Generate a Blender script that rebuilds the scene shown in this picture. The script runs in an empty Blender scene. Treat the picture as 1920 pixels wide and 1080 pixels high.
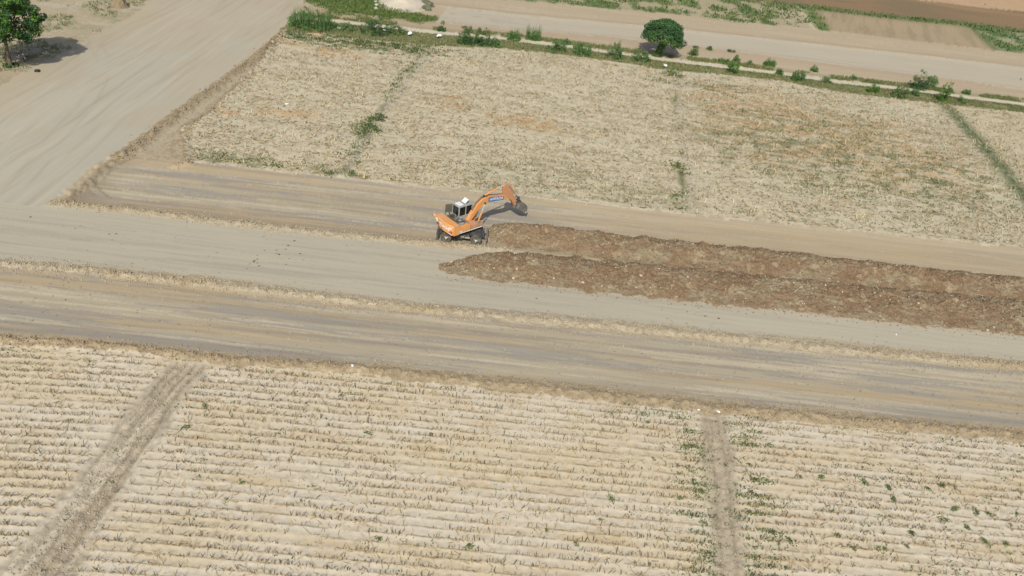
import bpy, bmesh, math, random
import numpy as np
from mathutils import Matrix, Vector

# ------------------------------------------------------------------ camera, sky, sun
scene = bpy.context.scene
FPX, PITCH, ROLL, CAMH = 1500.0, math.radians(33.5), math.radians(7.3), 38.0
cF = np.array([0, math.cos(PITCH), -math.sin(PITCH)])
cR0 = np.array([1.0, 0, 0]); cU0 = np.array([0, math.sin(PITCH), math.cos(PITCH)])
cU = math.cos(ROLL) * cU0 - math.sin(ROLL) * cR0
cR = math.cos(ROLL) * cR0 + math.sin(ROLL) * cU0
cam_data = bpy.data.cameras.new('camera'); cam = bpy.data.objects.new('camera', cam_data)
scene.collection.objects.link(cam)
cam_data.sensor_width = 36.0; cam_data.lens = 36.0 * FPX / 1920.0
cam_data.clip_start = 0.5; cam_data.clip_end = 20000
m = Matrix.Identity(4)
for i in range(3):
    m[i][0] = cR[i]; m[i][1] = cU[i]; m[i][2] = -cF[i]
m[0][3], m[1][3], m[2][3] = 0, 0, CAMH
cam.matrix_world = m
scene.camera = cam

SUN_EL, SUN_AZ = math.radians(43.0), math.radians(184.0)   # azimuth of the sun, clockwise from +Y
sun_dir = Vector((math.sin(SUN_AZ) * math.cos(SUN_EL), math.cos(SUN_AZ) * math.cos(SUN_EL), math.sin(SUN_EL)))
world = bpy.data.worlds.new('World'); scene.world = world; world.use_nodes = True
nt = world.node_tree; nt.nodes.clear()
sky = nt.nodes.new('ShaderNodeTexSky'); sky.sky_type = 'NISHITA'; sky.sun_disc = False
sky.sun_elevation = SUN_EL; sky.sun_rotation = SUN_AZ
sky.air_density = 1.0; sky.dust_density = 2.5; sky.ozone_density = 1.0
bg = nt.nodes.new('ShaderNodeBackground'); bg.inputs['Strength'].default_value = 0.095
wo = nt.nodes.new('ShaderNodeOutputWorld')
nt.links.new(sky.outputs[0], bg.inputs[0]); nt.links.new(bg.outputs[0], wo.inputs[0])
sl = bpy.data.lights.new('sun', 'SUN'); sl.energy = 3.15; sl.angle = math.radians(0.6); sl.color = (1.0, 0.968, 0.865)
sun = bpy.data.objects.new('sun', sl); scene.collection.objects.link(sun)
sun.rotation_euler = sun_dir.to_track_quat('Z', 'Y').to_euler()
sun.location = (0, 0, 90)
scene.view_settings.view_transform = 'Standard'; scene.view_settings.look = 'None'
scene.view_settings.exposure = 0.2; scene.view_settings.gamma = 1.0
scene.view_settings.use_curve_mapping = False

# ------------------------------------------------------------------ helpers
rng = np.random.default_rng(7); random.seed(7)
COL = scene.collection

def gnd(x, y, z=0.0):
    d = cF * FPX + cR * (x - 960) + cU * (540 - y)
    t = (z - CAMH) / d[2]
    return np.array([0, 0, CAMH]) + d * t

def ground_line(pts):
    """pixels on the ground -> function Y(X)"""
    g = np.array([gnd(*q) for q in pts]); o = np.argsort(g[:, 0]); g = g[o]
    x, y = g[:, 0], g[:, 1]
    def fn(X):
        r = np.interp(X, x, y)
        r = np.where(X > x[-1], y[-1] + (X - x[-1]) * 0.03, r)
        return np.where(X < x[0], y[0] + (X - x[0]) * 0.03, r)
    return fn

def ground_line_x(pts):
    """pixels on the ground -> function X(Y)"""
    g = np.array([gnd(*q) for q in pts]); o = np.argsort(g[:, 1]); g = g[o]
    x, y = g[:, 0], g[:, 1]
    def fn(Y):
        r = np.interp(Y, y, x)
        r = np.where(Y > y[-1], x[-1] + (Y - y[-1]) * 0.06, r)
        return np.where(Y < y[0], x[0] + (Y - y[0]) * 0.06, r)
    return fn

def hash2(ix, iy, seed):
    h = (ix.astype(np.int64) * 374761393 + iy.astype(np.int64) * 668265263 + seed * 974711) & 0xffffffff
    h = ((h ^ (h >> 13)) * 1274126177) & 0xffffffff
    h = ((h ^ (h >> 16)) * 2246822519) & 0xffffffff
    return ((h ^ (h >> 15)) & 0xffffff) / float(0xffffff)

def vnoise(x, y, seed=0):
    x = np.asarray(x, float); y = np.asarray(y, float)
    ix = np.floor(x); iy = np.floor(y); fx = x - ix; fy = y - iy
    fx = fx * fx * (3 - 2 * fx); fy = fy * fy * (3 - 2 * fy)
    a = hash2(ix, iy, seed); b = hash2(ix + 1, iy, seed); c = hash2(ix, iy + 1, seed); d = hash2(ix + 1, iy + 1, seed)
    return (a + (b - a) * fx) * (1 - fy) + (c + (d - c) * fx) * fy

def fbm(x, y, seed=0, octv=4, gain=0.5):
    t = 0; a = 1; n = 0
    for k in range(octv):
        t = t + a * vnoise(x * 2 ** k + 17.3 * k, y * 2 ** k - 9.1 * k, seed + k); n += a; a *= gain
    return t / n          # 0..1, mean .5

def sstep(a, b, x):
    t = np.clip((x - a) / (b - a), 0, 1); return t * t * (3 - 2 * t)

def lin(r, g, b):
    c = np.array([r, g, b]) / 255.0
    return np.where(c <= 0.04045, c / 12.92, ((c + 0.055) / 1.055) ** 2.4)

KG = 0.83                                   # picture value -> base colour of the soil
def G(r, g, b): return lin(r, g, b) * KG

def mixc(c, t, mk):
    mk = np.clip(mk, 0, 1)[:, None]; return c * (1 - mk) + np.asarray(t) * mk

def link(o, parent=None):
    COL.objects.link(o)
    if parent is not None: o.parent = parent
    return o

def tag(o, label=None, cat=None, group=None, kind=None):
    if label: o['label'] = label
    if cat: o['category'] = cat
    if group: o['group'] = group
    if kind: o['kind'] = kind
    return o

def np_mesh(name, V, F, cols=None, smooth=False):
    me = bpy.data.meshes.new(name)
    V = np.ascontiguousarray(V, dtype=np.float32); F = np.ascontiguousarray(F, dtype=np.int32)
    k = F.shape[1]
    me.vertices.add(len(V)); me.vertices.foreach_set('co', V.ravel())
    me.loops.add(F.size); me.loops.foreach_set('vertex_index', F.ravel())
    me.polygons.add(len(F)); me.polygons.foreach_set('loop_start', np.arange(0, F.size, k, dtype=np.int32))
    me.update(calc_edges=True)
    if smooth: me.polygons.foreach_set('use_smooth', np.ones(len(F), dtype=bool))
    if cols is not None:
        a = me.color_attributes.new('col', 'FLOAT_COLOR', 'POINT')
        c4 = np.ones((len(V), 4), dtype=np.float32); c4[:, :3] = cols
        a.data.foreach_set('color', c4.ravel())
    return me

# ------------------------------------------------------------------ materials
def new_mat(name):
    mt = bpy.data.materials.new(name); mt.use_nodes = True
    n = mt.node_tree; b = n.nodes['Principled BSDF']; return mt, n, b

def soil_mat(name, s1=2.2, s2=11.0, amp=0.16, bump=0.5, dist=0.03, stretch=None):
    mt, n, b = new_mat(name)
    at = n.nodes.new('ShaderNodeAttribute'); at.attribute_name = 'col'
    tc = n.nodes.new('ShaderNodeTexCoord'); mp = n.nodes.new('ShaderNodeMapping')
    n.links.new(tc.outputs['Object'], mp.inputs[0])
    if stretch: mp.inputs['Scale'].default_value = stretch; mp.inputs['Rotation'].default_value = (0, 0, math.radians(-2))
    n1 = n.nodes.new('ShaderNodeTexNoise'); n1.inputs['Scale'].default_value = s1; n1.inputs['Detail'].default_value = 4
    n2 = n.nodes.new('ShaderNodeTexNoise'); n2.inputs['Scale'].default_value = s2; n2.inputs['Detail'].default_value = 5
    n2.inputs['Roughness'].default_value = 0.7
    n.links.new(mp.outputs[0], n1.inputs['Vector']); n.links.new(tc.outputs['Object'], n2.inputs['Vector'])
    ad = n.nodes.new('ShaderNodeMath'); ad.operation = 'ADD'
    n.links.new(n1.outputs[0], ad.inputs[0]); n.links.new(n2.outputs[0], ad.inputs[1])
    mr = n.nodes.new('ShaderNodeMapRange'); mr.inputs['From Min'].default_value = 0.6; mr.inputs['From Max'].default_value = 1.4
    mr.inputs['To Min'].default_value = 1 - amp; mr.inputs['To Max'].default_value = 1 + amp
    n.links.new(ad.outputs[0], mr.inputs[0])
    vm = n.nodes.new('ShaderNodeVectorMath'); vm.operation = 'SCALE'
    n.links.new(at.outputs['Color'], vm.inputs[0]); n.links.new(mr.outputs[0], vm.inputs['Scale'])
    n.links.new(vm.outputs[0], b.inputs['Base Color'])
    b.inputs['Roughness'].default_value = 0.95; b.inputs['Specular IOR Level'].default_value = 0.15
    bp = n.nodes.new('ShaderNodeBump'); bp.inputs['Strength'].default_value = bump; bp.inputs['Distance'].default_value = dist
    n.links.new(ad.outputs[0], bp.inputs['Height']); n.links.new(bp.outputs[0], b.inputs['Normal'])
    return mt

def attr_mat(name, rough=0.9, spec=0.2, trans=0.0):
    mt, n, b = new_mat(name)
    at = n.nodes.new('ShaderNodeAttribute'); at.attribute_name = 'col'
    n.links.new(at.outputs['Color'], b.inputs['Base Color'])
    b.inputs['Roughness'].default_value = rough; b.inputs['Specular IOR Level'].default_value = spec
    if trans > 0:
        tr = n.nodes.new('ShaderNodeBsdfTranslucent'); mx = n.nodes.new('ShaderNodeMixShader'); mx.inputs[0].default_value = trans
        n.links.new(at.outputs['Color'], tr.inputs['Color'])
        n.links.new(b.outputs[0], mx.inputs[1]); n.links.new(tr.outputs[0], mx.inputs[2])
        n.links.new(mx.outputs[0], n.nodes['Material Output'].inputs['Surface'])
    return mt

def paint_mat(name, col, rough=0.5, dirt=(0.36, 0.29, 0.2), amount=0.35, scale=3.0, metallic=0.0, spec=0.4):
    """painted / bare surface with dust patches from noise"""
    mt, n, b = new_mat(name)
    tc = n.nodes.new('ShaderNodeTexCoord')
    nz = n.nodes.new('ShaderNodeTexNoise'); nz.inputs['Scale'].default_value = scale; nz.inputs['Detail'].default_value = 5
    nz.inputs['Roughness'].default_value = 0.65
    n.links.new(tc.outputs['Object'], nz.inputs['Vector'])
    mr = n.nodes.new('ShaderNodeMapRange'); mr.inputs['From Min'].default_value = 0.42; mr.inputs['From Max'].default_value = 0.75
    mr.inputs['To Min'].default_value = 0.0; mr.inputs['To Max'].default_value = amount
    n.links.new(nz.outputs[0], mr.inputs[0])
    mx = n.nodes.new('ShaderNodeMix'); mx.data_type = 'RGBA'
    mx.inputs[6].default_value = (*col, 1); mx.inputs[7].default_value = (*dirt, 1)
    n.links.new(mr.outputs[0], mx.inputs[0]); n.links.new(mx.outputs[2], b.inputs['Base Color'])
    b.inputs['Roughness'].default_value = rough; b.inputs['Metallic'].default_value = metallic
    b.inputs['Specular IOR Level'].default_value = spec
    return mt

M_FIELD = soil_mat('stubble_soil', 2.6, 14, 0.11, 0.5, 0.04)
M_ROAD = soil_mat('packed_dust', 1.6, 9, 0.10, 0.3, 0.012, (0.07, 1.6, 1))
M_WIDE = soil_mat('packed_dust_wide', 1.4, 9, 0.06, 0.3, 0.012, (1.6, .07, 1))
M_STRIP = soil_mat('scraped_soil', 2.2, 10, 0.13, 0.35, 0.015, (0.05, 1.8, 1))
M_BERM = soil_mat('loose_soil', 3.0, 10, 0.20, 1.0, 0.08)
M_HEAP = soil_mat('dark_moist_soil', 2.0, 9, 0.30, 1.0, 0.10)
M_GRASSY = soil_mat('grassy_soil', 2.4, 10, 0.25, 0.8, 0.06)
M_LEAF = attr_mat('leaf', 0.6, 0.25, 0.25)
M_STRAW = attr_mat('straw', 0.85, 0.15)
M_CLOD = attr_mat('clod', 0.95, 0.1)
M_BARK = paint_mat('bark', (0.12, 0.09, 0.065), 0.9, (0.2, 0.17, 0.12), 0.6, 4)

# ------------------------------------------------------------------ ground lines (from the photograph, on z = 0)
B1 = ground_line([(-300, 612), (0, 642), (250, 660), (400, 682), (660, 700), (1000, 742), (1320, 775), (1600, 802), (1920, 830), (2300, 866)])
B1u = ground_line([(-300, 596), (0, 626), (250, 642), (400, 660), (660, 678), (1000, 712), (1320, 747), (1600, 775), (1920, 805), (2300, 842)])
L2a = ground_line([(-300, 470), (0, 503), (120, 512), (400, 543), (800, 592), (1200, 628), (1600, 670), (1920, 697), (2300, 735)])
L2b = ground_line([(-300, 453), (0, 486), (120, 492), (400, 522), (800, 568), (1200, 604), (1600, 645), (1920, 676), (2300, 714)])
L1a = ground_line([(-300, 345), (95, 384), (250, 400), (430, 424), (640, 446), (810, 462), (1000, 476), (1400, 522), (2200, 610)])
L1b = ground_line([(-300, 338), (95, 375), (250, 388), (430, 408), (640, 433), (810, 450), (1000, 466), (1400, 512), (2200, 600)])
L0 = ground_line([(-200, 250), (130, 285), (250, 292), (330, 304), (390, 307), (640, 334), (900, 359), (1280, 401), (1600, 432), (1920, 466), (2300, 506)])
V0 = ground_line([(300, 20), (525, 58), (600, 62), (700, 75), (820, 86), (940, 90), (1100, 108), (1240, 129), (1364, 140), (1470, 152), (1560, 170), (1672, 184), (1747, 192), (1916, 211), (2200, 246)])
PC = ground_line([(300, 5), (550, 33), (655, 42), (797, 59), (976, 76), (1067, 88), (1240, 111), (1328, 122), (1399, 131), (1479, 141), (1567, 153), (1663, 164), (1747, 173), (1804, 182), (1916, 196), (2200, 232)])
Q0 = ground_line([(300, -15), (820, 41), (960, 56), (1130, 68), (1300, 87), (1500, 112), (1700, 138), (1920, 168), (2200, 202)])
Q1 = ground_line([(300, -45), (820, 10), (960, 26), (1130, 42), (1300, 59), (1500, 81), (1700, 101), (1920, 127), (2200, 160)])
T0 = ground_line([(300, -70), (800, -14), (1040, 6), (1130, 15), (1260, 26), (1400, 43), (1520, 54), (1700, 74), (1860, 94), (1920, 100), (2200, 133)])
HL = ground_line([(1100, -40), (1440, 4), (1500, 12), (1560, 18), (1700, 36), (1830, 48), (1920, 60), (2200, 92)])
HT = ground_line([(1300, -45), (1700, -2), (1800, 9), (1920, 22), (2200, 54)])
RX = ground_line_x([(60, 400), (95, 377), (140, 345), (175, 312), (230, 281), (300, 227), (400, 156), (470, 106), (520, 64), (545, 38), (560, 20), (590, -30)])
FX = ground_line_x([(300, 320), (352, 306), (345, 243), (388, 220), (440, 168), (490, 112), (522, 72), (560, 30), (600, -20)])
LX = ground_line_x([(-120, 215), (0, 160), (58, 126), (110, 106), (193, 55), (255, 28), (268, 10), (290, -20)])
TD = ground_line_x([(40, 1110), (95, 1040), (160, 950), (220, 860), (270, 790), (320, 722), (350, 690)])
TE = ground_line_x([(1373, 1100), (1365, 1040), (1357, 950), (1350, 860), (1335, 790)])
DX = ground_line_x([(1945, 400), (1898, 340), (1840, 270), (1790, 215), (1768, 194)])
AX = ground_line_x([(600, 400), (640, 332), (700, 230), (750, 160), (800, 92)])
BX = ground_line_x([(1283, 400), (1275, 300), (1268, 200), (1258, 135)])
TRX = ground_line_x([(1528, 56), (1515, 38), (1500, 17), (1480, 0)])
RFX = ground_line_x([(1872, 96), (1850, 78), (1825, 55)])

WTRACKS = [(ground_line_x(p_), g_, s_) for p_, g_, s_ in (
    ([(20, 360), (120, 250), (230, 165), (330, 95), (420, 40), (470, 5)], .9, .6), ([(-40, 300), (60, 200), (150, 135), (220, 95), (300, 45), (370, 5)], .95, -.7),
    ([(60, 370), (200, 240), (330, 130), (430, 60), (500, 15)], .9, -.6), ([(-60, 260), (40, 190), (130, 125), (170, 95), (180, 75)], .85, .7),
    ([(-20, 350), (90, 270), (160, 200), (190, 150), (195, 110), (180, 85)], .85, .5), ([(100, 330), (220, 220), (360, 120), (480, 60), (540, 20)], .9, .5), ([(30, 280), (140, 180), (280, 90), (380, 30)], .8, .6))]

def row_off(X):                    # the crop rows bend a little at the west end
    s1 = 0.045
    Xc = np.minimum(X, -12.0)
    return s1 * X + np.where(X < -12, -0.5 * 0.004 * (Xc + 12) ** 2, 0)
ROW = 0.678

def row_phase(X, Y): return (Y - row_off(X)) / ROW

# ------------------------------------------------------------------ ground grid
NU, NV = 980, 640
tt = np.linspace(1 / (0.834 * 16.5 + 21), 1 / (0.834 * 250 + 21), NV)
Yr = (1 / tt - 21) / 0.834
xl = -24.4 - (Yr - 24.5) * 0.62 - 9 - Yr * 0.06
xr = 33 + (Yr - 33) * 0.47 + 9 + Yr * 0.08
uu = np.linspace(0, 1, NU)
GX = xl[:, None] + (xr - xl)[:, None] * uu[None, :]
GY = np.repeat(Yr[:, None], NU, 1)
# vertices are jittered so that zone borders do not follow the mesh
dx = ((xr - xl) / NU)[:, None]; dy = np.gradient(Yr)[:, None]
jit = rng.random((2, NV, NU)) - 0.5
GX = GX + jit[0] * dx * 0.5; GY = GY + jit[1] * dy * 0.45
X = GX.ravel(); Y = GY.ravel()

BBX = gnd(985, 470)[0]

def zones(X, Y):
    w = (fbm(X * 0.7, Y * 0.7, 3, 4, 0.6) - 0.5) * 1.1
    w2 = (fbm(X * 0.25, Y * 0.25, 8, 3) - 0.5) * 1.6
    Yw = Y + w * 0.55 + w2 * 0.25; Xw = X + w * 1.0 + w2 * 0.3
    z = np.zeros(len(X), np.int8)                        # 0 open dry ground
    far = Y > 60
    b1, b1u, l2a, l2b, l1a, l1b, l0 = B1(X), B1u(X), L2a(X), L2b(X), L1a(X), L1b(X), L0(X)
    rx, fx, lx = RX(Y), FX(Y), LX(Y)
    v0, pc, q0, q1, t0 = V0(X), PC(X), Q0(X), Q1(X), T0(X)
    east = Xw > rx
    ten = X > gnd(818, 30)[0] + (Y - 125) * 0.06
    z[(Xw > lx) & ~east & (Y > 55)] = 4                     # wide road
    z[(Y < 66) & (Yw > l2b)] = 3
    z[(Xw <= lx) & (Y > 66)] = 0
    z[(Xw > lx) & ~east & (Yw > l1a - 0.5) & (Y > 58)] = 4
    z[east & (Yw > l2b) & (Yw < l1a)] = 3                   # road beside the heaps
    z[east & (Yw >= l1a) & (Yw < l1b) & (X < BBX)] = 5       # berm B
    z[east & (Yw >= l1a) & (Yw < l1b) & (X >= BBX)] = 6
    z[east & (Yw >= l1b) & (Yw < l0)] = 6                    # upper scraped strip
    z[east & (Yw >= l0) & (X < fx + w) & (Y < v0)] = 7        # roadside bund
    z[east & (Yw >= l0) & (X >= fx + w) & (Yw < v0)] = 8      # far stubble field
    z[east & (Yw >= v0) & (Yw < pc - 1.0)] = 9               # verge
    z[east & (Y + w * .25 >= pc - 1.0) & (Y + w * .25 < pc + 1.15)] = 10  # path
    z[east & (Yw >= pc + 1.15)] = 11                         # ground beyond the path
    z[(z == 11) & ten & (Yw >= q0) & (Yw < q1)] = 12         # far road
    z[(z == 11) & (Yw >= t0) & (X > gnd(800, -14)[0])] = 13   # far crop fields
    z[Yw < b1] = 1
    z[(Y + w * 0.9 >= b1) & (Y + w * 0.7 < b1u)] = 2
    z[(Y + w * 0.7 >= b1u) & (Yw < l2a)] = 14                # lower scraped strip
    gapn = fbm(X * .45, Y * .1, 19, 3)
    z[(Yw >= l2a) & (Yw < l2b)] = 14
    ba = (l2a + l2b) * .5 + .12; hw = (l2b - l2a) * (.12 + .5 * gapn)
    z[np.abs(Y + w * .9 - ba) < hw] = 15             # berm A
    return z

def bump_line(d, w): return np.exp(-(d / w) ** 2)

def track_mask(X, Y):
    n = (fbm(X * 0.8, Y * 0.8, 31, 3) - 0.5) * 0.9
    wd = 1.5 + np.clip((30 - Y) * 0.12, 0, 1.0)
    td = 1 - sstep(wd - 0.35, wd + 0.35, np.abs(X - TD(Y) + n))
    te = 1 - sstep(0.75, 1.35, np.abs(X - TE(Y) + n))
    top = sstep(-0.6, 0.4, B1(X) - Y - 0.4)
    return td * top, te * top

def cbx(X): return 0.5 * (L1a(X) + L1b(X))

def height(X, Y):
    z = (fbm(X * 0.05, Y * 0.05, 40, 3) - 0.5) * 0.25
    rough = fbm(X * 2.3, Y * 2.3, 44, 4, .65) - 0.5
    b1 = B1(X); nf = sstep(0, 0.6, b1 - Y)
    td, te = track_mask(X, Y); tr = np.maximum(td, te)
    ph = row_phase(X, Y)
    ridge = np.cos(2 * np.pi * ph) * (0.6 + 0.4 * fbm(X * 0.3, Y * 1.2, 52, 2))
    z = z + nf * ((1 - tr) * (0.014 * ridge + 0.085 * rough) + tr * (-0.05 + 0.22 * rough))
    # margins and berms
    rx = RX(Y); east = sstep(-0.4, 0.4, X - rx)
    z = z + bump_line(X - rx - .9, .9) * (0.12 + .6 * rough) * (Y > cbx(X) + .3) * (Y < L0(X))
    cm = 0.5 * (b1 + B1u(X)); z = z + bump_line(Y - cm, 0.55) * (0.10 + 0.45 * rough)
    ca = 0.5 * (L2a(X) + L2b(X)); z = z + bump_line(Y - ca, 0.5) * (0.08 + 0.5 * rough)
    cb = 0.5 * (L1a(X) + L1b(X)); z = z + east * bump_line(Y - cb, 0.45) * (0.14 + 0.5 * rough) * (1 - sstep(BBX - 1.5, BBX, X))
    z = z - east * 0.10 * sstep(0, 0.5, Y - cb) * (1 - sstep(-1.0, 0.5, Y - L0(X)))
    z = z - 0.10 * (1 - sstep(-0.5, 0.0, Y - ca)) * sstep(0, 0.5, Y - cm)
    # scraper passes
    strip = (sstep(0, .5, Y - cm) * (1 - sstep(-.8, -.2, Y - ca)) + east * sstep(.3, .8, Y - cb) * (1 - sstep(-.5, 0, Y - L0(X))))
    t = Y - 0.04 * X
    z = z + strip * 0.05 * (fbm(X * 0.05, t * 1.6, 60, 3) - 0.5)
    # roadside bund
    v0 = V0(X); fld = (Y > L0(X) - 1) & (Y < v0)
    z = z + np.where(fld, bump_line(X - rx - 0.9, 0.75) * (0.32 + 0.7 * rough) + bump_line(X - FX(Y) + 0.1, 0.55) * (0.22 + 0.5 * rough), 0)
    # far stubble field
    ff = sstep(0, 0.6, Y - L0(X)) * (1 - sstep(-0.8, 0, Y - v0)) * sstep(0, 0.8, X - FX(Y))
    z = z + ff * (0.10 * (fbm(X * 1.1, Y * 2.2, 71, 3) - 0.5) + 0.04 * ridge)
    z = z + ff * 0.12 * (bump_line(X - DX(Y), 0.9) + bump_line(X - AX(Y), 0.5) + 0.6 * bump_line(X - BX(Y), 0.5))
    # verge and beyond
    pc = PC(X); z = z + 0.25 * bump_line(Y - pc + 1.9, 0.7) * (Y > v0 - 3) * (0.5 + rough) * east
    fr = (Y > pc + 1.5)
    z = z + np.where(fr, 0.3 * bump_line(Y - Q0(X), 0.6) * (0.4 + rough) + 0.18 * bump_line(Y - Q1(X), 0.6), 0) * east
    return z

def patch(X, Y, px, py, rx, ry, seed=0, soft=0.5):
    g = gnd(px, py); d = np.sqrt(((X - g[0]) / rx) ** 2 + ((Y - g[1]) / ry) ** 2)
    d = d + (fbm(X * 0.5, Y * 0.5, 90 + seed, 3) - 0.5) * 1.0
    return 1 - sstep(1 - soft, 1 + soft * 0.3, d)

C_ROAD = G(187, 178, 157); C_WIDE = G(187, 179, 160); C_STRIP = G(181, 168, 144); C_FIELD = G(220, 207, 184)
C_FAR = G(207, 195, 167); C_GREEN = lin(98, 112, 66) * 0.8; C_ORANGE = G(196, 150, 96)

def colours(X, Y, Z, z):
    n = len(X); c = np.tile(C_FIELD, (n, 1))
    f1 = fbm(X * 0.12, Y * 0.12, 101, 4); f2 = fbm(X * 0.6, Y * 0.6, 105, 4); f3 = fbm(X * 2.5, Y * 2.5, 109, 3)
    st = Y - 0.042 * X
    s1 = fbm(X * 0.035, st * 0.9, 120, 4); s2 = fbm(X * 0.05 + 5, st * 2.2, 126, 4, 0.7)
    # open ground
    m0 = z == 0
    k = np.tile(G(186, 170, 142), (n, 1)); k = mixc(k, G(150, 148, 115), sstep(.5, .75, f1 * .5 + f2 * .5) * 0.7)
    k = mixc(k, G(196, 186, 165), sstep(.55, .8, fbm(X * .3, Y * .9, 131, 3)) * .6)
    c = np.where(m0[:, None], k, c)
    # near field
    ph = row_phase(X, Y); fr = ph - np.floor(ph)
    k = np.tile(C_FIELD, (n, 1))
    k = mixc(k, G(212, 200, 178), sstep(.15, .45, fr) * (1 - sstep(.55, .85, fr)) * (.3 + f2))
    k = mixc(k, G(212, 192, 154), sstep(.45, .7, fbm(X * .12, Y * .55, 141, 3)) * .5)
    k = mixc(k, G(196, 166, 122), sstep(.62, .78, fbm(X * .25, Y * 1.1, 146, 3)) * .3)
    dl = np.minimum(np.abs(fr - 0.02), np.abs(fr - 1.02))
    k = mixc(k, G(146, 130, 102), (1 - sstep(.02, .11, dl + (f3 - .5) * .08)) * sstep(.22, .5, fbm(X * .5, Y * 1.5, 149, 3)) * .85)
    td, te = track_mask(X, Y)
    k = mixc(k, G(184, 170, 147), np.maximum(td, te) * (.75 + .5 * (f3 - .3)))
    for o_ in (-.95, -.35, .3, .9): k = mixc(k, G(146, 132, 109), td * bump_line(X - TD(Y) - o_ + (f2 - .5) * .4, .13) * .7)
    for o_ in (-.45, .4): k = mixc(k, G(152, 138, 115), te * bump_line(X - TE(Y) - o_ + (f2 - .5) * .4, .13) * .6)
    k = mixc(k, G(214, 202, 180), td * sstep(.5, .62, fbm((X - TD(Y)) * 2.2, Y * .15, 153, 2)) * .7)
    k = mixc(k, G(150, 136, 112), np.maximum(td, te) * sstep(.52, .68, fbm((X - TD(Y)) * 3.2, Y * .7, 152, 3)) * .45)
    c = np.where((z == 1)[:, None], k, c)
    # margin below the strip
    k = mixc(np.tile(G(188, 169, 138), (n, 1)), G(154, 136, 108), sstep(.5, .75, f3) * .6)
    k = mixc(k, G(206, 186, 152), sstep(.55, .75, f2) * .6)
    c = np.where((z == 2)[:, None], k, c)
    # roads
    k = mixc(np.tile(C_ROAD, (n, 1)), G(190, 180, 158), sstep(.4, .7, s1) * .6)
    k = mixc(k, G(170, 161, 143), sstep(.52, .66, s2) * .55)
    k = mixc(k, G(198, 187, 164), sstep(-5, 35, X) * .35)
    c = np.where((z == 3)[:, None], k, c)
    # wide road: faint curved wheel tracks along it
    ru = X - RX(Y)
    w1 = fbm(ru * 0.9 + 0.02 * Y, Y * 0.05, 161, 4)
    k = mixc(np.tile(C_WIDE, (n, 1)), G(196, 187, 166), sstep(.5, .7, w1) * .4)
    k = mixc(k, G(172, 158, 136), sstep(.6, .75, fbm(ru * 1.7, Y * .07, 165, 4)) * .4)
    k = mixc(k, G(186, 168, 140), sstep(.52, .7, f1) * .3)
    k = mixc(k, G(190, 172, 144), (1 - sstep(1., 6., X - LX(Y))) * (.15 + .6 * f2))
    k = mixc(k, G(192, 174, 146), sstep(102, 125, Y) * .35)
    for q_, (tf, gauge, stg) in enumerate(WTRACKS):
        for sd in (-gauge, gauge):
            d_ = np.abs(X - tf(Y) - sd + (fbm(X * .2, Y * .2, 168 + q_, 2) - .5) * .5)
            k = mixc(k, G(164, 154, 134) if stg > 0 else G(200, 192, 172), np.exp(-(d_ / .22) ** 2) * abs(stg) * .6 * sstep(.35, .62, fbm(X * .3, Y * .12, 172 + q_, 3)))
    c = np.where((z == 4)[:, None], k, c)
    # berms
    for zid in (5, 15):
        k = mixc(np.tile(G(194, 180, 153), (n, 1)), G(168, 152, 125), sstep(.5, .75, f3) * .6)
        k = mixc(k, G(178, 158, 124), sstep(.5, .7, f1) * .6)
        c = np.where((z == zid)[:, None], k, c)
    # scraped strips
    k = mixc(np.tile(C_STRIP, (n, 1)), G(200, 187, 162), sstep(.50, .62, s2) * .8)
    k = mixc(k, G(186, 164, 130), sstep(.45, .65, s1) * .7)
    k = mixc(k, G(156, 150, 140), sstep(.52, .62, fbm(X * .06 + 3, st * 2.0, 171, 4, .7)) * .75)
    k = mixc(k, G(160, 143, 118), sstep(.55, .7, fbm(X * .07, st * 2.6, 175, 4, .65)) * .5)
    # dark edge of each pass
    k = mixc(k, G(150, 142, 130), bump_line(Y - B1u(X) - .75, .35) * (z == 14) * sstep(.25, .5, s1) * .8)
    k6 = mixc(k, G(190, 170, 138), .55 * sstep(-4, 12, X) + 0 * X)
    k6 = mixc(k6, G(166, 148, 122), bump_line(Y - L1b(X) - .5, .6) * .7)
    k6 = mixc(k6, G(196, 178, 148), bump_line(Y - L0(X) + 1.2 + (s1 - .5), .35) * .7)
    gc = gnd(330, 338); dc = np.hypot(X - gc[0], (Y - gc[1]) * 1.1) + (f1 - .5) * 3; wend = (1 - sstep(5, 13, X - RX(Y)))
    k6 = mixc(k6, G(140, 126, 104), sstep(.55, .66, fbm(dc * 1.7, X * .06, 177, 3)) * wend * sstep(4.0, 5.5, dc) * (X < gc[0]) * sstep(.4, .6, f2) * .65)
    k6 = mixc(k6, G(152, 136, 110), (1 - sstep(.5, 4.5, X - RX(Y) + (f2 - .5) * 3)) * .75)
    k6 = mixc(k6, G(196, 178, 146), (1 - sstep(.2, .9, X - RX(Y) + (f2 - .5))) * .8)
    wpix = patch(X, Y, 345, 290, 2.4, 2.0, 4); k6 = mixc(k6, G(168, 148, 122), wpix * .7)
    c = np.where((z == 14)[:, None], k, c); c = np.where((z == 6)[:, None], k6, c)
    # roadside bund
    k = mixc(np.tile(G(188, 171, 143), (n, 1)), G(156, 139, 111), sstep(.45, .65, f3) * .6)
    dl = X - RX(Y)
    k = mixc(k, G(160, 144, 117), bump_line(dl - .9, .7) * .6)
    k = mixc(k, G(152, 136, 110), bump_line(X - FX(Y) + .1, .5) * .6)
    k = mixc(k, G(196, 182, 156), bump_line(dl - 2.3, .5) * .6)
    c = np.where((z == 7)[:, None], k, c)
    # far field
    g1 = fbm(X * .09, Y * .3, 181, 4); g2 = fbm(X * .5, Y * 1.6, 185, 4, .6)
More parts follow.
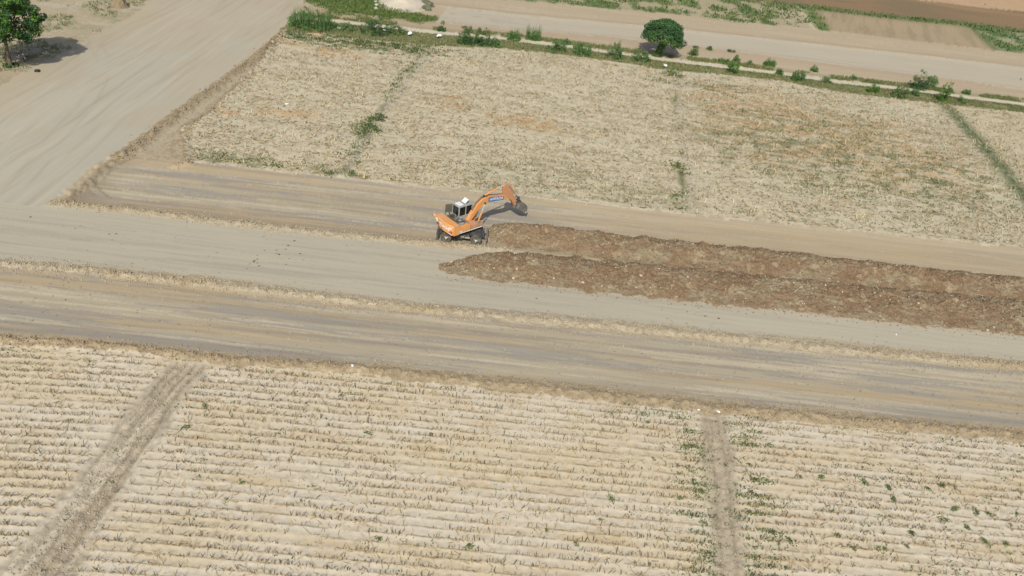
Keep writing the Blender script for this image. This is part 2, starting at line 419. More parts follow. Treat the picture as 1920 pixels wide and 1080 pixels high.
    k = mixc(np.tile(C_FAR, (n, 1)), G(206, 192, 166), sstep(.5, .75, g2) * .7)
    k = mixc(k, G(168, 150, 118), sstep(.52, .72, fbm(X * 1.2, Y * 2.5, 189, 3)) * .55)
    k = mixc(k, G(164, 148, 116), (1 - sstep(.05, .22, np.minimum(fr, 1 - fr) + (f3 - .5) * .3)) * sstep(.35, .6, fbm(X * .1, Y * .4, 187, 3)) * .5)
    og = patch(X, Y, 1430, 225, 12, 17, 1) * .8 + patch(X, Y, 1640, 270, 13, 13, 2) * .8 + patch(X, Y, 850, 195, 3.0, 3.2, 5) + patch(X, Y, 990, 230, 6, 3, 6) \
        + patch(X, Y, 620, 98, 5, 2.0, 7) * 1.2 + patch(X, Y, 425, 210, 2, 2, 8) + patch(X, Y, 540, 210, 4, 2, 9) + patch(X, Y, 540, 80, 3, 1.4, 10)
    k = mixc(k, C_ORANGE, np.clip(og, 0, 1) * sstep(.36, .62, g2) * .62)
    gg = patch(X, Y, 670, 79, 13, 4.2, 11) * 1.3 + patch(X, Y, 1330, 160, 9, 3, 12) * .7 + patch(X, Y, 1560, 275, 22, 16, 13) * .75 + patch(X, Y, 690, 245, 1.6, 2.6, 14) \
        + patch(X, Y, 640, 325, 3, 1, 15) + patch(X, Y, 1380, 260, 10, 4, 16) * .7 + patch(X, Y, 1050, 340, 14, 6, 17) * .45 + patch(X, Y, 420, 295, 5, 1.5, 18) * .8 + patch(X, Y, 1700, 330, 12, 6, 19) * .6
    gn = sstep(.45, .62, fbm(X * .8, Y * 2.2, 193, 4))
    k = mixc(k, G(128, 128, 92), np.clip(gg, 0, 1) * gn * .75)
    k = mixc(k, G(186, 176, 156), bump_line(X - AX(Y) - .3, .8) * .6 + bump_line(X - BX(Y) - .7, .7) * .5)
    k = mixc(k, G(112, 118, 84), bump_line(X - AX(Y) + .2, .5) * sstep(.48, .62, fbm(X * 1.3, Y * .8, 197, 4)) * .6)
    k = mixc(k, G(112, 120, 80), bump_line(X - BX(Y), .45) * sstep(.5, .62, fbm(X * .8, Y * .35, 199, 3)) * .9)
    k = mixc(k, G(100, 116, 82), bump_line(X - DX(Y), 1.15) * (.65 + .5 * f3))
    k = mixc(k, G(206, 190, 158), (X > DX(Y) + 1.4) * .4)
    c = np.where((z == 8)[:, None], k, c)
    # verge
    k = mixc(np.tile(G(136, 132, 94), (n, 1)), G(112, 120, 78), sstep(.4, .65, f2) * .7)
    k = mixc(k, G(168, 146, 112), sstep(.52, .72, fbm(X * .22, Y * .6, 203, 3)) * .8 * sstep(-10, 5, X))
    c = np.where((z == 9)[:, None], k, c)
    k = mixc(np.tile(G(212, 202, 178), (n, 1)), G(190, 178, 150), sstep(.5, .8, f2) * .5)
    c = np.where((z == 10)[:, None], k, c)
    # beyond the path
    pc = PC(X)
    k = mixc(np.tile(G(188, 170, 142), (n, 1)), G(196, 182, 156), sstep(.5, .7, s2) * .6)
    k = mixc(k, G(176, 154, 128), bump_line(Y - Q0(X) + 1.0, 1.2) * .6)
    k = mixc(k, G(180, 160, 132), bump_line(Y - Q1(X) - 1.0, .8) * .5)
    k = mixc(k, G(150, 140, 104), (1 - sstep(.5, 3.2, Y - pc - 1)) * (.35 + .5 * f2))
    lf = X < gnd(818, 30)[0] + (Y - 125) * 0.06
    gp = (patch(X, Y, 640, 0, 8, 6, 21) + patch(X, Y, 690, 12, 7, 8, 22) + patch(X, Y, 760, 30, 9, 2.5, 23)) * lf
    k = mixc(k, G(112, 122, 76), np.clip(gp, 0, 1) * .95)
    c = np.where((z == 11)[:, None], k, c)
    k = mixc(np.tile(G(191, 180, 159), (n, 1)), G(195, 182, 157), sstep(.45, .7, s1) * .6)
    k = mixc(k, G(160, 158, 140), sstep(.62, .75, fbm(X * .5, Y * .9, 211, 3)) * .5 * sstep(20, -30, X))
    c = np.where((z == 12)[:, None], k, c)
    # far crop fields
    tx, rfx, hl, ht = TRX(Y), RFX(Y), HL(X), HT(X)
    h1 = fbm(X * .35, Y * .25, 221, 4)
    gfield = mixc(np.tile(G(176, 164, 132), (n, 1)), G(98, 118, 68), sstep(.36, .6, h1) * .9)
    gfield = mixc(gfield, G(184, 170, 142), patch(X, Y, 1480, 30, 5, 10, 24) * .9 + patch(X, Y, 1310, 25, 5, 5, 25) * .6)
    dry = mixc(np.tile(G(178, 158, 128), (n, 1)), G(150, 136, 106), sstep(.45, .7, fbm(X * 1.1 - Y * .3, Y * .12, 225, 4)) * .5)
    g2f = mixc(np.tile(G(166, 160, 128), (n, 1)), G(108, 130, 88), sstep(.4, .6, h1))
    brown = mixc(np.tile(G(150, 124, 94), (n, 1)), G(138, 120, 92), sstep(.4, .7, fbm(X * .06, Y * .2, 228, 3)))
    brown = mixc(brown, G(168, 140, 108), sstep(.5, .7, fbm(X * .03, Y * .15, 231, 3)) * .5)
    k = gfield.copy()
    k = np.where((X > tx + 2.5)[:, None], dry, k)
    k = np.where((X > rfx)[:, None], g2f, k)
    hedge = bump_line(Y - hl, 2.2) * sstep(-6, 2, X - tx)
    k = np.where((Y > hl)[:, None] & (X > tx - 14)[:, None], brown, k)
    k = np.where((Y > ht)[:, None] & (X > tx - 14)[:, None], mixc(np.tile(G(192, 158, 122), (n, 1)), G(200, 172, 138), f2), k)
    k = mixc(k, G(112, 120, 80), hedge * .95)
    k = mixc(k, G(204, 190, 160), bump_line(X - tx, .55) * (Y < hl) * .95)
    k = mixc(k, G(108, 124, 74), bump_line(X - tx - 2.3, 1.3) * (Y < hl) * .9)
    k = mixc(k, G(112, 122, 80), bump_line(X - rfx, 1.1) * (Y < hl) * .9)
    c = np.where((z == 13)[:, None], k, c)
    return c

GZ = height(X, Y)
edge = np.zeros((NV, NU)); edge[0, :] = edge[-1, :] = edge[:, 0] = edge[:, -1] = 1
GZ = GZ - edge.ravel() * 0.8
P = np.stack([X, Y, GZ], 1)
zv = zones(X, Y); CV = colours(X, Y, GZ, zv)
ii = np.arange((NV - 1) * (NU - 1)); r_ = ii // (NU - 1); c_ = ii % (NU - 1); a_ = r_ * NU + c_
FACES = np.stack([a_, a_ + 1, a_ + NU + 1, a_ + NU], 1)
fz = zv[FACES[:, 0]]

def height_at(x, y):
    return height(np.atleast_1d(np.asarray(x, float)), np.atleast_1d(np.asarray(y, float)))

ZONES = {
    0: ('ground', M_GRASSY, 'dry rough ground with scattered grass beside the wide dusty road', 'ground'),
    1: ('stubble_field', M_FIELD, 'pale ridged maize stubble field crossed by two churned tyre tracks', 'field'),
    2: ('earth_berm', M_BERM, 'low brown earth edge between the ridged field and the scraped strip', 'earth bank'),
    3: ('dirt_road', M_ROAD, 'smooth grey packed dirt road running beside the dark soil heaps', 'road'),
    4: ('dirt_road', M_WIDE, 'wide pale dirt road with faint wheel tracks passing the tall leafy tree', 'road'),
    5: ('earth_berm', M_BERM, 'low pale crumbly earth bank leading to the wheels of the excavator', 'earth bank'),
    6: ('scraped_ground', M_STRIP, 'scraped brown soil strip the orange excavator stands on', 'ground'),
    7: ('earth_bank', M_BERM, 'rough earth bank along the wide dirt road beside the far stubble field', 'earth bank'),
    8: ('stubble_field', M_FIELD, 'far stubble field littered with straw and patched orange and green', 'field'),
    9: ('grass_verge', M_GRASSY, 'green grassy verge between the far stubble field and the pale path', 'verge'),
    10: ('path', M_ROAD, 'narrow pale dirt path lined with shrubs', 'path'),
    11: ('scraped_ground', M_STRIP, 'tan scraped ground beyond the pale path, around the domed tree', 'ground'),
    12: ('dirt_road', M_ROAD, 'grey packed dirt road beyond the domed tree', 'road'),
    13: ('crop_field', M_GRASSY, 'patchwork of green, dry and brown crop fields beyond the last road', 'field'),
    14: ('scraped_ground', M_STRIP, 'streaked brown scraped strip between the grey road and the ridged field', 'ground'),
    15: ('earth_berm', M_BERM, 'low pale earth bank along the grey road, facing the ridged field', 'earth bank'),
}
for zid, (nm, mt, lb, ct) in ZONES.items():
    fs = FACES[fz == zid]
    if not len(fs): continue
    used, inv = np.unique(fs.ravel(), return_inverse=True)
    me = np_mesh(nm, P[used], inv.reshape(-1, 4), CV[used], smooth=True); me.materials.append(mt)
    tag(link(bpy.data.objects.new(nm, me)), lb, ct, kind='structure')

# open country round the surveyed ground, to the horizon
def ring():
    loop = np.concatenate([np.arange(NU), np.arange(1, NV) * NU + NU - 1, (NV - 1) * NU + np.arange(NU - 2, -1, -1), np.arange(NV - 2, 0, -1) * NU])
    loop = loop[::6]
    inner = P[loop].copy(); inner[:, 2] = -0.35
    cen = np.array([10.0, 110.0, 0]); V = [inner + (cen - inner) * 0.01]; n = len(loop)
    d = inner - cen; d[:, 2] = 0; d /= np.linalg.norm(d, axis=1)[:, None]
    for R in (190, 260, 420, 800, 1800, 6000):
        q = cen + d * R; q[:, 2] = -0.35 - (R > 3000) * 2; V.append(q)
    # keep the rings outside the inner outline
    V[1] = inner + d * 40; V[1][:, 2] = -0.35; V[2] = inner + d * 120; V[2][:, 2] = -.35
    F = []
    for k in range(len(V) - 1):
        i = np.arange(n); j = (i + 1) % n
        F.append(np.stack([k * n + i, (k + 1) * n + i, (k + 1) * n + j, k * n + j], 1))
    V = np.concatenate(V); F = np.concatenate(F)
    c = mixc(np.tile(G(184, 166, 136), (len(V), 1)), G(140, 140, 100), sstep(.4, .7, fbm(V[:, 0] * .02, V[:, 1] * .02, 250, 3)))
    me = np_mesh('ground', V, F, c, True); me.materials.append(M_GRASSY)
    tag(link(bpy.data.objects.new('ground', me)), 'open tan farmland stretching away past all the fields', 'ground', kind='structure')
ring()
#PART2
# ------------------------------------------------------------------ dark soil heaps
HU0 = ground_line([(912, 450), (950, 462), (1000, 468), (1150, 489), (1300, 507), (1500, 529), (1700, 549), (1920, 570), (2150, 594)])
HU1 = ground_line([(900, 417), (950, 416), (1000, 420), (1200, 441), (1440, 467), (1700, 497), (1920, 519), (2150, 544)])
HL1 = ground_line([(822, 499), (845, 490), (870, 484), (930, 473), (1000, 474), (1150, 488), (1300, 503), (1500, 522), (1700, 538), (1920, 555), (2150, 577)])
HL0 = ground_line([(822, 502), (840, 511), (860, 517), (890, 523), (960, 531), (1100, 546), (1300, 568), (1500, 588), (1700, 608), (1920, 629), (2150, 652)])

def soil_heap(lo, hi, x0, x1, H, seed, label, crest, rnd=0.0):
    step = 0.095; nx = int((x1 - x0) / step); ny = 66
    xs = np.linspace(x0, x1, nx); u = np.linspace(0, 1, ny)
    XX = np.repeat(xs[:, None], ny, 1); UU = np.repeat(u[None, :], nx, 0)
    a = lo(xs)[:, None]; b = hi(xs)[:, None]
    en = (fbm(XX * 0.9, UU * 0 + 3, seed, 4, .6) - .5)
    en2 = (fbm(XX * 0.9, UU * 0 + 9, seed + 5, 4, .6) - .5)
    XX = XX + (1.9 * np.clip(2 * UU - 1, 0, 1) ** 2 + .5 * np.clip(1 - 2 * UU, 0, 1) ** 2) * np.clip(1 - (XX - x0) / 6, 0, 1) * rnd
    YY = a + (b - a) * UU + en * 1.1 * (1 - UU) + en2 * 1.0 * UU
    jx = (rng.random((nx, ny)) - .5) * step * .6
    XX = XX + jx
    w = (b - a)
    prof = np.where(UU < crest, UU / crest, (1 - UU) / (1 - crest))
    prof = sstep(0, 1, np.clip(prof, 0, 1)) ** 0.75
    endt = np.clip((XX - x0) / 2.6, 0, 1) ** .7 * np.clip(w / 4.5, 0.05, 1)
    lump = fbm(XX * 0.75, YY * 0.75, seed + 9, 3); lump2 = fbm(XX * 2.6, YY * 2.6, seed + 12, 3); fine = fbm(XX * 6.5, YY * 6.5, seed + 17, 2)
    Z = H * prof * endt * (0.55 + 0.75 * lump) + np.sqrt(prof) * (0.55 * np.abs(lump2 - .5) + 0.3 * (fine - .5)) * np.clip(w / 3, 0.2, 1)
    base = height(XX.ravel(), YY.ravel()).reshape(nx, ny)
    edge = (UU == 0) | (UU == 1) | (np.arange(nx)[:, None] == 0) | (np.arange(nx)[:, None] == nx - 1)
    Z = np.where(edge, base - 0.12, base + Z + 0.02)
    V = np.stack([XX.ravel(), YY.ravel(), Z.ravel()], 1)
    i = np.arange((nx - 1) * (ny - 1)); r = i // (ny - 1); q = r * ny + i % (ny - 1)
    F = np.stack([q, q + ny, q + ny + 1, q + 1], 1)
    x, y = V[:, 0], V[:, 1]
    c = np.tile(G(148, 126, 100), (len(V), 1))
    c = mixc(c, G(156, 142, 116), sstep(.46, .66, fbm(x * .45, y * .9, seed + 21, 4)) * .85)
    c = mixc(c, G(141, 117, 91), sstep(.48, .66, fbm(x * .35, y * .7, seed + 25, 4)) * .9)
    c = mixc(c, G(176, 160, 130), sstep(.62, .74, fbm(x * 1.6, y * 1.6, seed + 28, 3)) * .7)
    c = mixc(c, G(172, 152, 120), (1 - sstep(.0, .10, UU.ravel() + (lump.ravel() - .5) * .15)) * .5)
    me = np_mesh('soil_heap', V, F, c, True); me.materials.append(M_HEAP)
    o = tag(link(bpy.data.objects.new('soil_heap', me)), label, 'soil heap')
    return o, V.reshape(nx, ny, 3)

X_U = gnd(912, 440)[0]; X_L = gnd(822, 500)[0]; X_E = gnd(2100, 560)[0]
heapU, HVU = soil_heap(HU0, HU1, X_U, X_E, 1.0, 300, 'long dark brown soil heap the excavator bucket hangs over', .55, 1.0)
heapL, HVL = soil_heap(HL0, HL1, X_L, X_E + 2, .62, 400, 'long dark brown soil heap with a pointed end on the grey road', .62)

# ------------------------------------------------------------------ scattered small geometry
def clods(pos, size, col, seed=1, flat=.75):
    """deformed octahedra"""
    n = len(pos); r = np.random.default_rng(seed)
    base = np.array([[1, 0, 0], [0, 1, 0], [-1, 0, 0], [0, -1, 0], [0, 0, 1], [0, 0, -1]], float)
    B = np.repeat(base[None], n, 0) * (0.65 + 0.7 * r.random((n, 6, 1)))
    an = r.random(n) * 6.283; ca, sa = np.cos(an)[:, None], np.sin(an)[:, None]
    Q = np.stack([B[..., 0] * ca - B[..., 1] * sa, B[..., 0] * sa + B[..., 1] * ca, B[..., 2] * flat], -1)
    V = Q * np.asarray(size)[:, None, None] + pos[:, None, :]
    f = np.array([[0, 1, 4], [1, 2, 4], [2, 3, 4], [3, 0, 4], [1, 0, 5], [2, 1, 5], [3, 2, 5], [0, 3, 5]])
    F = (np.arange(n)[:, None, None] * 6 + f[None]).reshape(-1, 3)
    return V.reshape(-1, 3), F, np.repeat(col, 6, 0)

def stuff_obj(name, V, F, c, mat, label, cat, parent=None):
    me = np_mesh(name, V, F, c); me.materials.append(mat)
    o = link(bpy.data.objects.new(name, me), parent)
    if parent is None: tag(o, label, cat, kind='stuff')
    else: o['kind'] = 'stuff'
    return o

def heap_clods(HV, heap, n, seed):
    r = np.random.default_rng(seed); nx, ny, _ = HV.shape
    a = r.integers(1, nx - 1, n); b = r.integers(1, ny - 1, n)
    p = HV[a, b] + np.stack([np.zeros(n), np.zeros(n), r.random(n) * .04], 1)
    s = 0.035 + 0.09 * r.random(n) ** 3
    t = r.random(n)
    c = np.where((t < .66)[:, None], G(144, 122, 96), np.where((t < .93)[:, None], G(164, 146, 118), G(206, 188, 160))) * (0.75 + .4 * r.random(n))[:, None]
    stuff_obj('clods', *clods(p, s, c, seed), M_CLOD, None, None, heap)
heap_clods(HVU, heapU, 6500, 11); heap_clods(HVL, heapL, 8500, 12)

def line_clods(fn_lo, fn_hi, x0, x1, n, seed, col, label, off=0.6):
    r = np.random.default_rng(seed); x = x0 + (x1 - x0) * r.random(n)
    lo, hi = fn_lo(x), fn_hi(x); c0, wd = (lo + hi) / 2, np.abs(hi - lo) / 2
    y = c0 + wd * r.standard_normal(n) * .75
    p = np.stack([x, y, height(x, y) + .01], 1)
    s = .025 + .085 * r.random(n) ** 3
    c = np.asarray(col) * (0.7 + .45 * r.random(n))[:, None]
    stuff_obj('clods', *clods(p, s, c, seed), M_CLOD, label, 'clods')
line_clods(L2a, L2b, -60, 60, 11000, 21, G(188, 172, 144), 'loose pale clods along the bank between grey road and streaked strip')
line_clods(L1a, L1b, gnd(100, 378)[0], BBX - 1, 4000, 22, G(190, 174, 146), 'loose pale clods along the bank leading to the excavator')
line_clods(B1, B1u, -50, 55, 7500, 23, G(182, 160, 126), 'loose brown clods along the edge of the ridged field')
# clods on the roadside bank and in the tyre tracks
n = 2600; r = np.random.default_rng(28); x = X_L + (X_E - X_L) * r.random(n); y = HL0(x) + .35 - np.abs(.55 * r.standard_normal(n)) ** 1.4
p = np.stack([x, y, height(x, y)], 1)
stuff_obj('clods', *clods(p, .02 + .08 * r.random(n) ** 4, G(150, 128, 100) * (.8 + .35 * r.random(n))[:, None], 28), M_CLOD, 'brown crumbs spilled on the grey road along the soil heap', 'clods')
n = 2600; r = np.random.default_rng(24); y = gnd(200, 300)[1] + (gnd(525, 62)[1] - gnd(200, 300)[1]) * r.random(n)
x = np.where(r.random(n) < .65, RX(y) + .8 + .5 * r.standard_normal(n), FX(y) + .4 * r.standard_normal(n))
p = np.stack([x, y, height(x, y) + .01], 1)
stuff_obj('clods', *clods(p, .04 + .13 * r.random(n) ** 3, G(166, 148, 118) * (.7 + .45 * r.random(n))[:, None], 24), M_CLOD,
          'loose clods on the bank beside the wide dirt road', 'clods')
fp = [(466, 505), (470, 497), (475, 492), (482, 493), (484, 479), (498, 470), (517, 476), (527, 477), (534, 465), (541, 460), (549, 451), (536, 496), (560, 474), (486, 486), (139, 428), (205, 437), (214, 438), (55, 408), (520, 470), (545, 482), (480, 488), (490, 500), (350, 417), (1000, 560), (1160, 558), (1320, 590), (1350, 597), (1250, 598)]
p = np.array([gnd(*q) for q in fp]); p = p + np.concatenate([.1 * r.standard_normal((len(fp), 2)), np.zeros((len(fp), 1))], 1); p[:, 2] = height(p[:, 0], p[:, 1])
stuff_obj('clods', *clods(p, .07 + .09 * r.random(len(p)), G(134, 122, 102) * (.8 + .3 * r.random(len(p)))[:, None], 26, .4), M_CLOD, 'dark crumbs dropped in a trail across the grey road', 'clods')
n = 6500; y = 18 + 25 * r.random(n); wh = r.random(n) < .62
x = np.where(wh, TD(y) + (1.1 + np.clip((30 - y) * .1, 0, 1)) * (r.random(n) * 2 - 1), TE(y) + .85 * (r.random(n) * 2 - 1)); ok = y < B1(x) - .6; x, y = x[ok], y[ok]
p = np.stack([x, y, height(x, y)], 1); n = len(x)
stuff_obj('clods', *clods(p, .025 + .06 * r.random(n) ** 2, G(190, 175, 152) * (.74 + .36 * r.random(n))[:, None], 25), M_CLOD,
          'broken clods churned up in the tyre tracks of the ridged field', 'clods')

def blades(pos, length, width, lean, az, col, tip=.35):
    """thin tapered upright or leaning quads"""
    n = len(pos); ca, sa = np.cos(az), np.sin(az)
    side = np.stack([-sa, ca, np.zeros(n)], 1) * (width / 2)[:, None]
    up = np.stack([ca * np.sin(lean), sa * np.sin(lean), np.cos(lean)], 1) * length[:, None]
    V = np.stack([pos - side, pos + side, pos + up + side * tip, pos + up - side * tip], 1).reshape(-1, 3)
    F = np.arange(n * 4).reshape(n, 4); return V, F, np.repeat(col, 4, 0)

def prisms(pos, length, rad, lean, az, col):
    """three-sided stalks"""
    n = len(pos); ca, sa = np.cos(az), np.sin(az)
    up = np.stack([ca * np.sin(lean), sa * np.sin(lean), np.cos(lean)], 1) * length[:, None]
    V = []
    for k in range(3):
        o = np.stack([np.cos(az + k * 2.094), np.sin(az + k * 2.094), np.zeros(n)], 1) * rad[:, None]
        V += [pos + o, pos + o * .8 + up]
    V = np.stack(V, 1).reshape(-1, 3)
    f = np.array([[0, 2, 3, 1], [2, 4, 5, 3], [4, 0, 1, 5]])
    F = (np.arange(n)[:, None, None] * 6 + f[None]).reshape(-1, 4); return V, F, np.repeat(col, 6, 0)

# maize stubs standing in the rows of the near field
r = np.random.default_rng(31); xs, ys = [], []
for k in range(int(18 / ROW) - 6, int(52 / ROW) + 6):
    nn = 640; x = np.linspace(-42, 50, nn) + (r.random(nn) - .5) * .16
    y = k * ROW + row_off(x) + .05 * r.standard_normal(nn)
    dens = fbm(x * .22, y * .8, 33, 3)
    ok = (y > 17) & (y < B1(x) - .4) & (r.random(nn) < np.clip((dens - .30) * 3.6, .1, .97)) & (x > -27 - (y - 24) * .62 - 6) & (x < 35 + (y - 33) * .47 + 7)
    td, te = track_mask(x, y); ok &= (np.maximum(td, te) < .5)
    xs.append(x[ok]); ys.append(y[ok])
x = np.concatenate(xs); y = np.concatenate(ys); n = len(x)
p = np.stack([x, y, height(x, y) - .02], 1)
t = r.random(n)
c = np.where((t < .55)[:, None], G(198, 175, 132), np.where((t < .8)[:, None], G(150, 130, 98), G(114, 104, 80))) * (.7 + .4 * r.random(n))[:, None]
stuff_obj('maize_stubble', *prisms(p, .12 + .30 * r.random(n), .014 + .018 * r.random(n), .85 * r.random(n) ** 1.3, r.random(n) * 6.283, c), M_STRAW,
          'cut maize stubs standing in rows across the ridged field', 'stubble')

def litter(n, x, y, col, L, W, seed, label, name='straw', lie=1.35):
    r = np.random.default_rng(seed); n = len(x)
    p = np.stack([x, y, height(x, y) + .015], 1)
    lean = lie + .22 * r.random(n); az = r.random(n) * 6.283
    stuff_obj(name, *blades(p, L * (.4 + r.random(n)), W * (.5 + r.random(n)), lean, az, col, .5), M_STRAW, label, 'straw')
r = np.random.default_rng(35); n = 60000
y = 17 + 34 * r.random(n); x = -48 + 100 * r.random(n)
fr = row_phase(x, y); fr -= np.floor(fr)
ok = (y < B1(x) - .2) & (r.random(n) < .35 + .65 * (np.minimum(fr, 1 - fr) < .22)) & (fbm(x * .3, y * .9, 37, 3) > .40) & (np.maximum(*track_mask(x, y)) < .5)
x, y = x[ok], y[ok]; n = len(x); t = r.random(n)
c = np.where((t < .6)[:, None], G(214, 192, 148), np.where((t < .85)[:, None], G(178, 150, 104), G(128, 112, 82))) * (.75 + .4 * r.random(n))[:, None]
litter(n, x, y, c, .34, .035, 36, 'dry maize leaves and stalks strewn over the ridged field')
# far field: straw and low weeds
def far_points(n, seed):
    r = np.random.default_rng(seed); g0 = 68; y = g0 + 72 * r.random(n) ** 1.15; x = -48 + 175 * r.random(n)
    ok = (y > L0(x) + .3) & (y < V0(x) - .3) & (x > FX(y) + .3) & (x < 50 + (y - 33) * .5)
    return r, x[ok], y[ok]
r, x, y = far_points(90000, 41)
ok = fbm(x * .3, y * .9, 43, 3) + .15 * (r.random(len(x)) - .5) > .42; x, y = x[ok], y[ok]; n = len(x); t = r.random(n)
p = np.stack([x, y, height(x, y) + .01], 1)
c = np.where((t < .62)[:, None], G(216, 198, 156), np.where((t < .86)[:, None], G(172, 142, 96), G(136, 122, 90))) * (.78 + .4 * r.random(n))[:, None]
stuff_obj('straw', *blades(p, .25 + .5 * r.random(n), .03 + .07 * r.random(n), .9 + .65 * r.random(n), r.random(n) * 6.283, c, .5), M_STRAW,
          'dry straw lying and leaning over the far stubble field', 'straw')
r, x, y = far_points(60000, 47); n = len(x); p = np.stack([x, y, height(x, y) + .008], 1)
c = np.where((r.random(n) < .5)[:, None], G(154, 138, 106), G(138, 134, 102)) * (.75 + .45 * r.random(n))[:, None]
ok = fbm(x * .5, y * 1.4, 48, 4) + .2 * (r.random(n) - .5) > .5; p, c = p[ok], c[ok]; n = len(p)
stuff_obj('straw', *blades(p, .15 + .3 * r.random(n), .06 + .07 * r.random(n), 1.1 + .45 * r.random(n), 6.283 * r.random(n), c, .6), M_STRAW,
          'dark rotting leaf scraps scattered over the far stubble field', 'straw')
# pale bits of straw dropped on the scraped strips and dark crumbs on the grey road
def drop(n, seed, lo, hi, x0, x1, col, L, W, label):
    r = np.random.default_rng(seed); x = x0 + (x1 - x0) * r.random(n); a, b = lo(x), hi(x); y = a + (b - a) * r.random(n)
    ok = (x > RX(y) + 1) & (fbm(x * .2, y * .6, seed, 3) > .45); x, y = x[ok], y[ok]; n = len(x)
    p = np.stack([x, y, height(x, y) + .015], 1)
    stuff_obj('straw', *blades(p, L * (.4 + r.random(n)), W * (.5 + r.random(n)), 1.4 + .15 * r.random(n), .04 + 1.2 * r.standard_normal(n), np.asarray(col) * (.75 + .4 * r.random(n))[:, None], .6), M_STRAW, label, 'straw')
drop(1300, 401, B1u, L2a, -50, 55, G(214, 196, 158), .17, .04, 'pale straw bits dropped on the streaked scraped strip')
drop(900, 402, L1b, L0, -48, 75, G(214, 196, 160), .22, .05, 'pale straw bits dropped on the strip beneath the excavator')
drop(160, 403, L2b, L1a, -48, 60, G(130, 120, 100), .2, .05, 'dark dry scraps scattered on the grey road by the soil heaps')
drop(900, 404, B1u, L2a, -50, 55, G(142, 126, 100), .16, .05, 'dark dry scraps on the streaked scraped strip')
def tuft_mass(x, y, k, L, W, base, seed, name, label, cat, spread=.12, lean=.9, along=1.0):
    r = np.random.default_rng(seed); n = len(x)
    x2 = np.repeat(x, k) + spread * along * r.standard_normal(n * k); y2 = np.repeat(y, k) + spread * r.standard_normal(n * k)
    p = np.stack([x2, y2, np.repeat(height(x, y), k)], 1); m_ = n * k
    c = base[r.integers(0, len(base), n)]; c = np.repeat(c, k, 0) * (.7 + .6 * r.random(m_))[:, None]
    stuff_obj(name, *blades(p, L * (.5 + r.random(m_)), W * (.6 + .8 * r.random(m_)), lean * r.random(m_), r.random(m_) * 6.283, c, .3), M_LEAF, label, cat)
GREENS = np.array([lin(92, 112, 62), lin(84, 102, 66), lin(110, 124, 78), lin(78, 96, 58)]) * 1.1
r, x, y = far_points(60000, 45)
g = fbm(x * .8, y * 2.2, 193, 4)
gg = .10 + .22 * sstep(15, 30, x) + patch(x, y, 670, 79, 13, 4.2, 11) * 2.5 + patch(x, y, 1330, 160, 9, 3, 12) * .5 + patch(x, y, 1560, 275, 24, 18, 13) * .55 + patch(x, y, 1050, 340, 16, 7, 17) * .4 \
    + patch(x, y, 420, 295, 6, 1.6, 18) * .8 + patch(x, y, 1700, 360, 20, 8, 19) * .5 + patch(x, y, 690, 245, 1.6, 2.6, 14) * 1.2 + patch(x, y, 640, 325, 3, 1, 15)
gg = gg + 1.3 * bump_line(x - DX(y), 1.1) + .8 * bump_line(x - BX(y), .5) * (fbm(x * .8, y * .35, 199, 3) > .54) + .8 * bump_line(x - AX(y), .5) * (fbm(x * .8, y * .35, 197, 3) > .52)
ok = (g > .46) & (r.random(len(x)) < gg * .7)
tuft_mass(x[ok], y[ok], 5, .16, .09, GREENS, 46, 'weeds', 'low green weeds growing through the far stubble field', 'weeds', .14, 1.3, 3.0)
pts = []
for px, py, n_, sx_, sy_ in ((600, 70, 260, 5, 1.6), (690, 80, 330, 6, 2.0), (760, 88, 160, 4, 1.4), (690, 240, 90, .9, 1.6), (705, 222, 40, .6, .9), (640, 326, 25, 1.8, .5), (735, 165, 22, .5, 3.0), (770, 125, 26, .5, 3.2), (668, 285, 18, .5, 2.0), (1277, 380, 70, .6, 1.4), (1273, 318, 45, .5, .9), (1262, 140, 50, .8, 1.2), (1240, 150, 30, 1.2, .6), (440, 298, 22, 4, .5)):
    g_ = gnd(px, py); pts.append(np.stack([g_[0] + sx_ * rng.standard_normal(n_), g_[1] + sy_ * rng.standard_normal(n_)], 1))
pts = np.concatenate(pts); ok = (pts[:, 1] < V0(pts[:, 0]) - .2) & (pts[:, 1] > L0(pts[:, 0]) + .2) & (pts[:, 0] > FX(pts[:, 1]) + .3) & (fbm(pts[:, 0] * .7, pts[:, 1] * 1.5, 49, 3) > .42); pts = pts[ok]
tuft_mass(pts[:, 0], pts[:, 1], 8, .2, .16, GREENS, 50, 'weeds', 'thicker green weed patches at the edges and bunds of the far stubble field', 'weeds', .16, 1.2, 1.8)
# near field: small weeds in streaks by the tyre track and along the edge
r = np.random.default_rng(51); n = 30000; y = 17 + 34 * r.random(n); x = -46 + 100 * r.random(n)
w = .03 + .03 * sstep(14, 30, x) + 1.6 * bump_line(x - TE(y) - 2.2, 1.1) * (fbm(x * .5, y * 1.4, 53, 3) > .5) + 1.1 * bump_line(x - TE(y) + 1.7, .9) * (fbm(x * .5, y * 1.4, 54, 3) > .5) \
    + .16 * bump_line(y - B1(x) + .7, .5) * (fbm(x * .25, y, 55, 3) > .55) + .05 * sstep(20, 32, x) + .6 * patch(x, y, 360, 668, 2.5, .8, 31) + .5 * patch(x, y, 1240, 770, 4, 1.2, 32)
ok = (y < B1(x) + .1) & (r.random(n) < w); x, y = x[ok], y[ok]
tuft_mass(x, y, 7, .12, .075, GREENS * 1.1, 56, 'weeds', 'low green weeds beside the tyre track of the ridged field', 'weeds', .11, 1.2, 2.6)
r = np.random.default_rng(57); n = 1000; y = 24 + 19 * r.random(n); sd = r.random(n); x = np.where(sd < .6, TE(y) + 1.2 + np.abs(1.3 * r.standard_normal(n)), TE(y) - 1.1 - np.abs(1.0 * r.standard_normal(n)))
